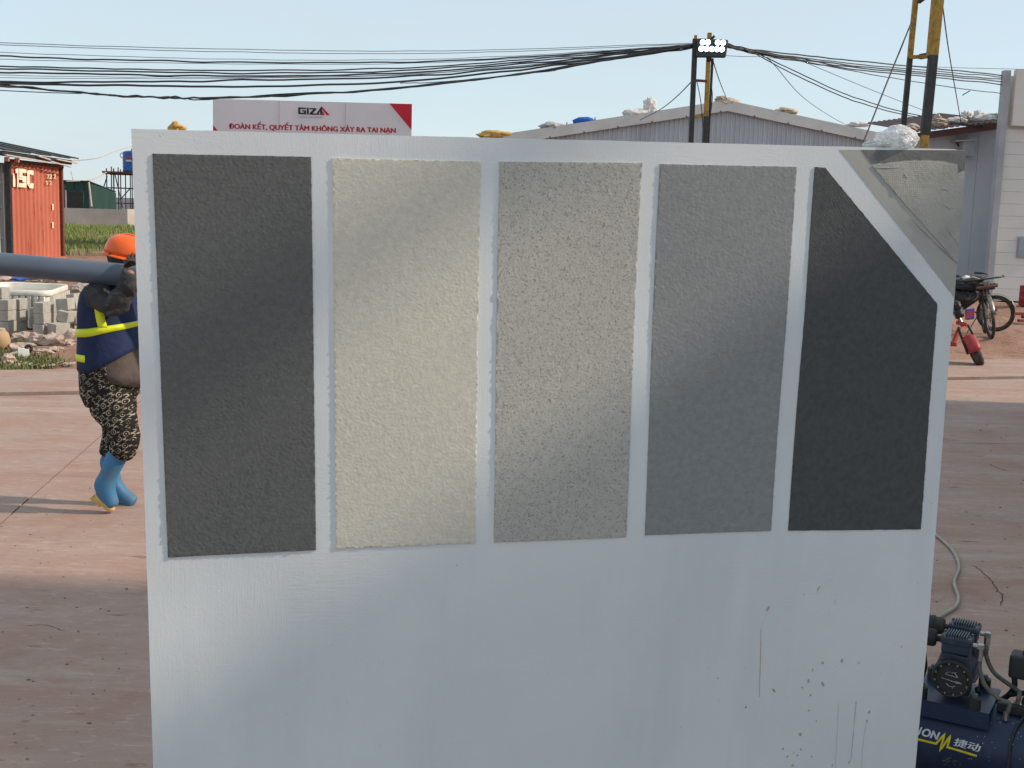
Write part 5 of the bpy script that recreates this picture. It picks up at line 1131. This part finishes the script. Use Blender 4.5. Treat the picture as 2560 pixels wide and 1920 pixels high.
# motor body between the two pump ends
mo = MB().lathe(cl(0, .03, 0), kk, [(0, .05), (.01, .054), (.12, .054), (.13, .05)], 32).build('motor', M['cast'], cp, auto=40)
for k in range(10):
    a = R(20 + k * 36); MB().obox(cl(.054 * math.cos(a), .09, .054 * math.sin(a)), kk * .05, (t_ * math.cos(a) + Z * math.sin(a)) * .006, (t_ * -math.sin(a) + Z * math.cos(a)) * .0015).build('motor_fin', M['cast'], mo)
def pump(b, first):
    hz = .006
    MB().prism([cl(-.045, b, -.05), cl(.05, b, -.05), cl(.052, b, .0), cl(.041, b, .07), cl(-.037, b, .075), cl(-.052, b, .02)], kk * .05).build('crankcase', M['cast'], cp, bevel=.006)
    MB().obox(cl(.002, b + .022, .088), t_ * .040, kk * .028, Z * .014).build('cylinder', M['cast'], cp, bevel=.005)
    hd = MB().obox(cl(.002, b + .022, .112), t_ * .044, kk * .031, Z * .011).build('cylinder_head', M['cast'], cp, bevel=.004)
    for k in range(9):
        a = -.029 + k * .0072; h_ = .0115 * (1 - .1 * abs(k - 4) / 4)
        MB().obox(cl(a + .002, b + .022, .121 + h_ / 2), t_ * .0016, kk * .028, Z * (h_ / 2 + .002)).build('fin', M['fin'], hd, bevel=.001)
    for a in (-.037, .040):
        for bb in (-.004, .048): MB().cyl(cl(a, b + bb, .121), cl(a, b + bb, .128), .0045, 6).build('bolt', M['fin'], hd)
    # air filter canister on the left
    f0 = cl(-.045, b + .022, .104); fo = MB().lathe(f0, -t_, [(0, .009), (.012, .009), (.013, .022), (.02, .026), (.042, .027), (.043, .0295), (.052, .0295), (.053, .027), (.068, .026), (.072, .020), (.0725, .004)], 28).build('air_filter', M['dusty'], cp, auto=35)
    for k in range(14):
        an = 2 * math.pi * k / 14; rd = kk * math.cos(an) + Z * math.sin(an); MB().obox(f0 - t_ * .06 + rd * .0262, -t_ * .007, rd * .0012, t_.cross(rd) * .0012).build('grip_rib', M['dusty'], fo)
    # outlet elbow and braided hose on the right
    e = cl(.048, b + .016, .106)
    MB().cyl(e, e + t_ * .020, .007, 10).build('elbow', M['chrome'], cp); MB().obox(e + t_ * .022, t_ * .009, kk * .008, Z * .008).build('elbow', M['chrome'], cp, bevel=.002)
    MB().cyl(e + t_ * .022 - Z * .006, e + t_ * .022 - Z * .03, .0095, 6).build('hose_nut', M['chrome'], cp); MB().cyl(e + t_ * .022 - Z * .03, e + t_ * .022 - Z * .042, .0075, 12).build('ferrule', M['chrome'], cp)
    e2 = e + t_ * .022 - Z * .04
    end = tanksurf(.155 if first else .175, R(62 if first else 84), .012)
    pts = [e2, e2 - Z * .03 + t_ * .002, e2 - Z * .075 + t_ * (.022 if first else .03) - kk * .004, (end + e2) / 2 + t_ * (.022 if first else .045) - Z * .03, end + Z * .04 + t_ * .006, end]
    MB().tube(spline(pts, 8), .0068, 10).build('braided_hose', M['braid'], cp, smooth=True)
    MB().cyl(end - Z * .012, end + Z * .012, .009, 8).build('hose_nut', M['chrome'], cp)
pump(0.004, True); pump(.128, False)
# round end cap with lettering-like ribs
cap = MB().lathe(cl(0, .008, 0), n_, [(0, .050), (.004, .058), (.018, .058), (.022, .055), (.022, .048), (.019, .046), (.019, .002)], 48).build('end_cap', M['black'], cp, auto=35)
MB().torus(cl(0, -.0135, 0), n_, .052, .003, 48, 8).build('cap_ring', M['dusty'], cap, smooth=True); MB().torus(cl(0, -.0115, 0), n_, .044, .0016, 48, 6).build('cap_ring', M['dusty'], cap, smooth=True)
for k in range(12):
    an = R(k * 30 + 12); MB().obox(cl(.047 * math.cos(an), -.0125, .047 * math.sin(an)), t_ * .0018, n_ * .002, Z * .0028).build('cap_lug', M['chrome'], cap)
for pts in ([(-.018, .014), (-.008, .021), (.006, .022), (.018, .010)], [(-.018, .012), (.016, .009)], [(-.028, -.001), (.022, -.008)], [(-.014, -.016), (-.006, -.022), (.006, -.023), (.012, -.019)], [(-.012, .021), (-.015, .028)], [(.010, .020), (.013, .026)], [(.001, .022), (.001, .014)], [(.012, -.003), (.016, -.011)], [(.018, -.004), (.030, -.009)], [(-.006, -.022), (-.010, -.016)], [(.006, -.023), (.005, -.028)]):
    MB().tube([cl(a, -.0118, c_) for a, c_ in pts], .0011, 5).build('cap_rib', M['chrome'], cap)
# left drain hose, manifold, pressure switch, cord
MB().tube(spline([cl(-.10, .05, .075), cl(-.092, .04, .04), cl(-.085, .03, 0), cl(-.10, .02, -.04), cl(-.125, .02, -.06)], 8), .0075, 10).build('hose', M['dusty'], cp, smooth=True)
MB().cyl(cl(-.11, .02, -.045), cl(-.12, .02, -.062), .011, 8).build('hose_nut', M['fin'], cp)
mf = tanksurf(.175, R(75), .0); MB().obox(mf + Z * .014, t_ * .05, kk * .012, Z * .014).build('manifold', M['black'], cp, bevel=.003); MB().obox(mf + Z * .016 + t_ * .04 + kk * .02, t_ * .022, kk * .012, Z * .012).build('check_valve', mat('brass', srgb(150, 128, 84), rough=.4, metal=.7), cp, bevel=.002)
ps = at(*c8(1150, 690), cc.y + .02)
bx_ = MB().obox(ps + t_ * .012, t_ * .045, kk * .035, Z * .036).build('pressure_switch', M['black'], cp, bevel=.008)
MB().obox(ps + t_ * .012 + Z * .04, t_ * .012, kk * .01, Z * .008).build('switch_knob', M['black'], bx_, bevel=.002)
rg = V((ps.x, ps.y, .285 + .03)) + t_ * .03
MB().cyl(V((rg.x, rg.y, .27)), ps + t_ * .03 - Z * .03, .011, 12).build('riser', M['dusty'], cp)
MB().lathe(rg + t_ * .0, n_, [(-.02, .016), (.025, .016), (.03, .018), (.05, .018), (.053, .012)], 20).build('regulator', M['dusty'], cp, auto=40)
MB().cyl(rg + Z * .01 - t_ * .015, rg - t_ * .055 - Z * .004, .008, 12).build('outlet', M['dusty'], cp)
MB().tube(spline([ps - Z * .03 - t_ * .02, at(*c8(1075, 900), cc.y + .03), at(*c8(985, 1000), cc.y + .05), at(*c8(860, 1035), cc.y + .07), at(*c8(760, 1000), cc.y + .09), cl(.06, .1, -.055)], 8), .0085, 10).build('power_lead', M['black'], cp, smooth=True)
MB().tube(spline([onTank(*c8(1230, 1100), .01), onTank(*c8(1165, 1180), .008), onTank(*c8(1085, 1300), .007), onTank(*c8(1045, 1420), .006), onTank(*c8(1035, 1520), .006), onTank(*c8(1020, 1640), .006), onTank(*c8(1010, 1760), .006)], 8), .0045, 8).build('cord', M['black'], cp, smooth=True)
MB().add([tanksurf(.30 + .12 * i / 6, R(60 - 20 * j / 3), .006) for j in range(4) for i in range(7)], [(j * 7 + i, j * 7 + i + 1, (j + 1) * 7 + i + 1, (j + 1) * 7 + i) for j in range(3) for i in range(6)]).build('handle_bracket', M['navy'], cp, smooth=True)
# hose lying on the yard
hp = [(2300, 1300), (2337, 1334), (2380, 1374), (2398, 1416), (2386, 1455), (2396, 1492), (2390, 1515), (2369, 1530), (2319, 1560), (2270, 1590)]
hz_ = [ground(x, y, .011) for x, y in hp]
M['hose'] = mat('pale_grey_hose', srgb(168, 160, 148), srgb(140, 132, 122), 14, rough=.5)
tag(MB().tube(spline(hz_, 10), .0082, 10).build('air_hose', M['hose'], None, smooth=True), 'pale grey air hose curving over the ground behind the compressor', 'hose')

# ------------------------------------------------------------------ bicycles and scooter
M['tyre'] = mat('dusty_tyre', srgb(52, 50, 48), srgb(92, 82, 74), 12, rough=.9, lo=.45, hi=.75)
M['bikeframe'] = mat('black_bike_paint', srgb(30, 32, 36), srgb(56, 54, 52), 8, rough=.4)
M['alloy'] = mat('dull_alloy', srgb(150, 148, 142), srgb(110, 106, 100), 12, rough=.4, metal=.6)
def wheel(par, c, axis, R_w, tyre_r=.022, spokes=14):
    wo = MB().torus(c, axis, R_w - tyre_r, tyre_r, 44, 10).build('wheel', M['tyre'], par, smooth=True)
    MB().torus(c, axis, R_w - tyre_r * 2.4, .009, 40, 6, 1.4).build('rim', M['bikeframe'], wo, smooth=True)
    a = V(axis).normalized(); x = a.orthogonal().normalized(); y = a.cross(x)
    MB().cyl(c - a * .045, c + a * .045, .02, 12).build('hub', M['alloy'], wo)
    for k in range(spokes):
        t = 2 * math.pi * k / spokes; d = x * math.cos(t) + y * math.sin(t)
        MB().cyl(c + a * .03 * (1 if k % 2 else -1), c + d * (R_w - tyre_r * 2.4), .0025, 4).build('spoke', M['alloy'], wo)
    return wo
def bicycle(base_, fwd, lean, label, Rw=.335, bar_turn=0.0, basket=False):
    f = V(fwd).normalized(); s_ = V((f.y, -f.x, 0)); u = (Z + s_ * lean).normalized(); s_ = f.cross(u)
    bk = thing('bicycle', base_, label, 'bicycle', 'bicycles parked beyond the yard')
    def q(a, h, w_=0): return V(base_) + f * a + u * h + s_ * w_
    st = Matrix.Rotation(bar_turn, 3, u); fs = st @ f; ss = st @ s_
    fr, rr = q(.52, Rw), q(-.52, Rw)
    wheel(bk, fr, ss, Rw, .026); wheel(bk, rr, s_, Rw, .026)
    bb, sea, hd, hd2 = q(-.06, .28), q(-.2, .78), q(.34, .80), q(.38, .66)
    tb_ = lambda a, b, r, nm, mt='bikeframe': MB().cyl(a, b, r, 10).build(nm, M[mt], bk, smooth=False)
    tb_(bb, sea, .017, 'seat_tube'); tb_(bb, hd2, .021, 'down_tube'); tb_(q(-.17, .68), hd, .018, 'top_tube'); tb_(hd2, hd, .022, 'head_tube')
    for w_ in (-.05, .05):
        tb_(bb + s_ * w_ * .6, rr + s_ * w_, .011, 'chain_stay'); tb_(q(-.18, .72) + s_ * w_ * .4, rr + s_ * w_, .010, 'seat_stay'); tb_(hd2 + ss * w_, fr + ss * w_, .013, 'fork_blade')
    tb_(hd, hd + (hd - hd2) * .9, .013, 'stem', 'alloy'); hc_ = hd + (hd - hd2) * .9
    MB().tube(spline([hc_ - ss * .30 - fs * .08, hc_ - ss * .22 + fs * .01, hc_ + fs * .04, hc_ + ss * .22 + fs * .01, hc_ + ss * .30 - fs * .08], 6), .012, 8).build('handlebar', M['bikeframe'], bk, smooth=True)
    for w_ in (-1, 1): MB().cyl(hc_ + ss * .30 * w_ - fs * .08, hc_ + ss * .31 * w_ - fs * .2, .017, 10).build('grip', M['black'], bk)
    MB().lathe(sea - Z * .0, u, [(0, .014), (.10, .014)], 10).build('seat_post', M['alloy'], bk); MB().blob(sea + u * .12 + f * .02, (.06, .06, .03), 5, .05, 1, 3, None, Matrix((f * 2.1, s_ * 1.1, u)).transposed()).build('saddle', M['black'], bk, smooth=True)
    MB().lathe(bb - s_ * .06, s_, [(0, .085), (.006, .085)], 28).build('chainring', M['alloy'], bk)
    for w_, d in ((-1, .9), (1, -.9)):
        e = bb + s_ * .075 * w_ + (f * math.cos(d) - u * math.sin(d) * w_) * .16 * (1 if w_ > 0 else 1)
        tb_(bb + s_ * .075 * w_, e, .009, 'crank', 'alloy'); MB().obox(e + s_ * .05 * w_, f * .045, s_ * .04, u * .009).build('pedal', M['black'], bk)
    for c_, sgn in ((fr, 1), (rr, -1)):      # mudguards
        R2 = Rw + .02; L = []
        for i in range(13):
            an = R(25 + i * 11) if sgn < 0 else R(15 + i * 9); d = (f if sgn < 0 else fs) * (-math.cos(an) if sgn < 0 else math.cos(an)) + u * math.sin(an); L.append([c_ + d * R2 + (s_ if sgn < 0 else ss) * w_ for w_ in (-.03, 0, .03)])
        mb = MB(); mb.add([p for r_ in L for p in r_], [(i * 3 + j, i * 3 + j + 1, i * 3 + 3 + j + 1, i * 3 + 3 + j) for i in range(12) for j in range(2)]); o = mb.build('mudguard', M['alloy'] if sgn > 0 else M['bikeframe'], bk, smooth=True); o.modifiers.new('s', 'SOLIDIFY').thickness = .003
    tb_(rr + s_ * .06 + u * .0, V((rr.x, rr.y, 0)) + s_ * .26 + f * .14, .008, 'kickstand')
    MB().obox(q(-.47, .74), f * .17, s_ * .07, u * .01).build('rear_rack', M['bikeframe'], bk)
    if basket:
        g = hc_ + fs * .13 - u * .12; MB().obox(g, fs * .11, ss * .14, u * .015).build('light_panel', M['rust'], bk); MB().obox(g + u * .06 + fs * .02, fs * .03, ss * .04, u * .035).build('head_lamp', M['alloy'], bk, bevel=.01)
    return bk
g = ground(2478, 848, .0); bicycle(V((g.x, g.y, 0)) - V((-.28, -.96, 0)) * .52, (-.28, -.96, 0), .17, 'bicycle nearest the camera, front wheel pointing at the yard', .335, R(6), True)
g = ground(2485, 829, .0); bicycle(V((g.x, g.y, 0)) - V((.93, -.37, 0)) * .52, (.93, -.37, 0), .08, 'bicycle standing broadside behind the front one', .305, R(-6))
# dark lump added in place of crowded handlebars and seat, and small goods
c = at(2430, 712, 19.3); lg = thing('dark_bike_clutter', c, 'dark lump standing in for handlebars and seat among the parked bicycles', 'bag')
MB().blob(c, (.30, .14, .10), 8, .4, 1.8, 4, None, None, .3).blob(c + V((-.12, 0, -.2)), (.16, .12, .14), 11, .4, 1.8, 4, None, None, .3).build('sack', M['black'], lg, smooth=True); MB().tube([c + V((-.2, -.1, .08)), c + V((-.05, -.15, .13)), c + V((.12, -.13, .08))], .012, 6).build('pale_band', M['baggrey'], lg, smooth=True)
c = at(2416, 697, 19.4); tag(MB().blob(c, (.07, .06, .05), 9, .25, 2, 3).build('plastic_pouch', M['bagwhite'], None, smooth=True), 'small white and clear pouch on top of the dark lump', 'pouch')
# red scooter
sg = ground(2452, 914); sx = V((sg.x, sg.y, 0)); f = V((.86, -.5, 0)).normalized(); s_ = V((f.y, -f.x, 0)); u = (Z - s_ * .10).normalized(); s_ = f.cross(u)
sco = thing('electric_scooter', sx, 'red electric scooter with small wheels parked by the bicycles', 'scooter')
M['scred'] = mat('red_scooter_paint', srgb(178, 44, 46), srgb(140, 52, 48), 9, rough=.45)
def sq(a, h, w_=0): return sx + f * a + u * h + s_ * w_
Rw = .20; ffw = V((-.22, -.97, 0)).normalized(); uw = (Z * .88 - V((1, 0, 0)) * .46).normalized(); sw = ffw.cross(uw).normalized(); uw = sw.cross(ffw)
wf = sx + uw * (Rw - .01); wr_ = sq(-1.15, Rw)
for c_, s_w in ((wf, sw), (wr_, s_)):
    wo = MB().torus(c_, s_w, Rw - .045, .046, 36, 12, 1.15).build('wheel', M['tyre'], sco, smooth=True); MB().lathe(c_ - s_w * .03, s_w, [(0, .11), (.005, .12), (.055, .12), (.06, .11)], 24).build('hub', M['alloy'], wo, auto=40)
mb = MB()
for i in range(15):
    an = R(8 + i * 12); d = ffw * math.cos(an) + uw * math.sin(an)
    for k in range(7):
        e = (k - 3) / 3; mb.v.append(wf + d * (Rw + .03 - .035 * e * e) + sw * .072 * e)
mb.f = [(i * 7 + j, i * 7 + j + 1, i * 7 + 8 + j, i * 7 + 7 + j) for i in range(14) for j in range(6)]
o = mb.build('front_mudguard', M['scred'], sco, smooth=True); o.modifiers.new('s', 'SOLIDIFY').thickness = .005
top = wf + uw * .86 - ffw * .18; hb_ = wf + uw * .34 - ffw * .05
for w_ in (-.06, .06): MB().cyl(wf + sw * w_ * 1.4, hb_ + sw * w_, .016, 10).build('fork_leg', M['bikeframe'], sco)
MB().prism([hb_ + s_ * -.06 + f * .05, hb_ + s_ * .06 + f * .05, hb_ + s_ * .06 - f * .08 + u * .02, hb_ + s_ * -.06 - f * .08 + u * .02], u * .05).build('fork_crown', M['scred'], sco, bevel=.01)
MB().cyl(hb_, top, .024, 12).build('steering_column', M['alloy'], sco); MB().tube([top - s_ * .26 - f * .08, top - s_ * .18, top, top + s_ * .18, top + s_ * .26 - f * .08], .014, 8).build('handlebar', M['bikeframe'], sco, smooth=True)
MB().blob(top - u * .12 + f * .06, (.06, .06, .06), 3, .05, 1, 3).build('head_lamp', M['black'], sco, smooth=True)
for a, h_ in ((-.12, .62), (-.2, .72)): MB().blob(wf + uw * (h_ - .1) - sw * .02, (.06, .05, .06), a * 9, .5, 2.4, 3).build('cable_bundle', M['black'], sco, smooth=True)
dk = MB().obox(sq(-.62, .24), f * .30, s_ * .12, u * .028).build('deck', M['scred'], sco, bevel=.012); MB().obox(sq(-.62, .273), f * .28, s_ * .11, u * .004).build('deck_mat', M['bagtan'], dk); MB().prism([sq(-.34, .24, -.1), sq(-.34, .24, .1), sq(-.28, .46, .07), sq(-.28, .46, -.07)], -f * .03).build('leg_shield', M['scred'], sco, bevel=.008)
MB().cyl(sq(-.62, .26), sq(-.64, .76), .028, 14).build('seat_post', mat('pinkish_tube', srgb(214, 186, 180), rough=.4), sco); MB().lathe(sq(-.62, .26), u, [(0, .055), (.05, .055), (.07, .04)], 16).build('post_collar', M['scred'], sco)
MB().blob(sq(-.64, .81), (.08, .08, .05), 5, .05, 1, 3, None, Matrix((f * 1.7, s_ * 1.2, u)).transposed()).build('saddle', M['black'], sco, smooth=True)
MB().cyl(sq(-.45, .16, .1), sx + f * -.42 + s_ * .26, .008, 8).build('kickstand', M['bikeframe'], sco)
p = at(2424, 785, 15.6); tag(MB().obox(p, (.05, 0, .01), (0, .04, 0), (-.005, 0, .07)).build('drink_carton', mat('red_blue_print', srgb(186, 70, 76), srgb(60, 80, 160), 14, rough=.5, lo=.45, hi=.5), None, bevel=.006), 'small red and blue carton hanging at the scooter bars', 'carton')

# ------------------------------------------------------------------ loose dirt and cracks on the yard
rnd = random.Random(21); mb = MB()
M['clod'] = mat('dried_clods', srgb(150, 112, 98), srgb(118, 86, 76), 30, rough=.95)
for i in range(120):
    if i % 2: x, y = rnd.uniform(0, 330), rnd.uniform(1000, 1900)
    else: x, y = rnd.uniform(2300, 2560), rnd.uniform(960, 1600)
    p = ground(x, y, .0); r_ = rnd.uniform(.002, .0055) * (1.5 if rnd.random() < .08 else 1)
    mb.blob(p + V((0, 0, r_ * .3)), (r_ * rnd.uniform(.8, 1.8), r_, r_ * .6), i, .3, 1.5, 1)
tag(mb.build('dirt_crumbs', M['clod'], None), 'small dried dirt crumbs scattered over the concrete yard', 'dirt', None, 'stuff')
def crack(P, wd):
    Q = spline([ground(x, y, .0015) for x, y in P], 9); L, R2 = [], []
    for k, q in enumerate(Q):
        d = (Q[min(k + 1, len(Q) - 1)] - Q[max(0, k - 1)]).normalized(); nn = V((-d.y, d.x, 0)); j = .012 * noise.noise(V((k * .7, wd * 900, 2)))
        h_ = wd * (.6 + .5 * noise.noise(V((k * .9, 3, wd * 500)))) * min(1, .2 + min(k, len(Q) - 1 - k) / 4); L.append(q + nn * (j + h_)); R2.append(q + nn * (j - h_))
    n = len(Q); MB().add(L + R2, [(k, k + 1, n + k + 1, n + k) for k in range(n - 1)]).build('crack', M['joint'], yard)
crack([(2430, 1412), (2450, 1425), (2472, 1445), (2490, 1470), (2505, 1492), (2500, 1515)], .004)
crack([(2384, 1108), (2440, 1108), (2500, 1109), (2575, 1110)], .004)
crack([(2472, 1160), (2496, 1170), (2520, 1178)], .005)
crack([(60, 1565), (110, 1562), (170, 1580)], .002)
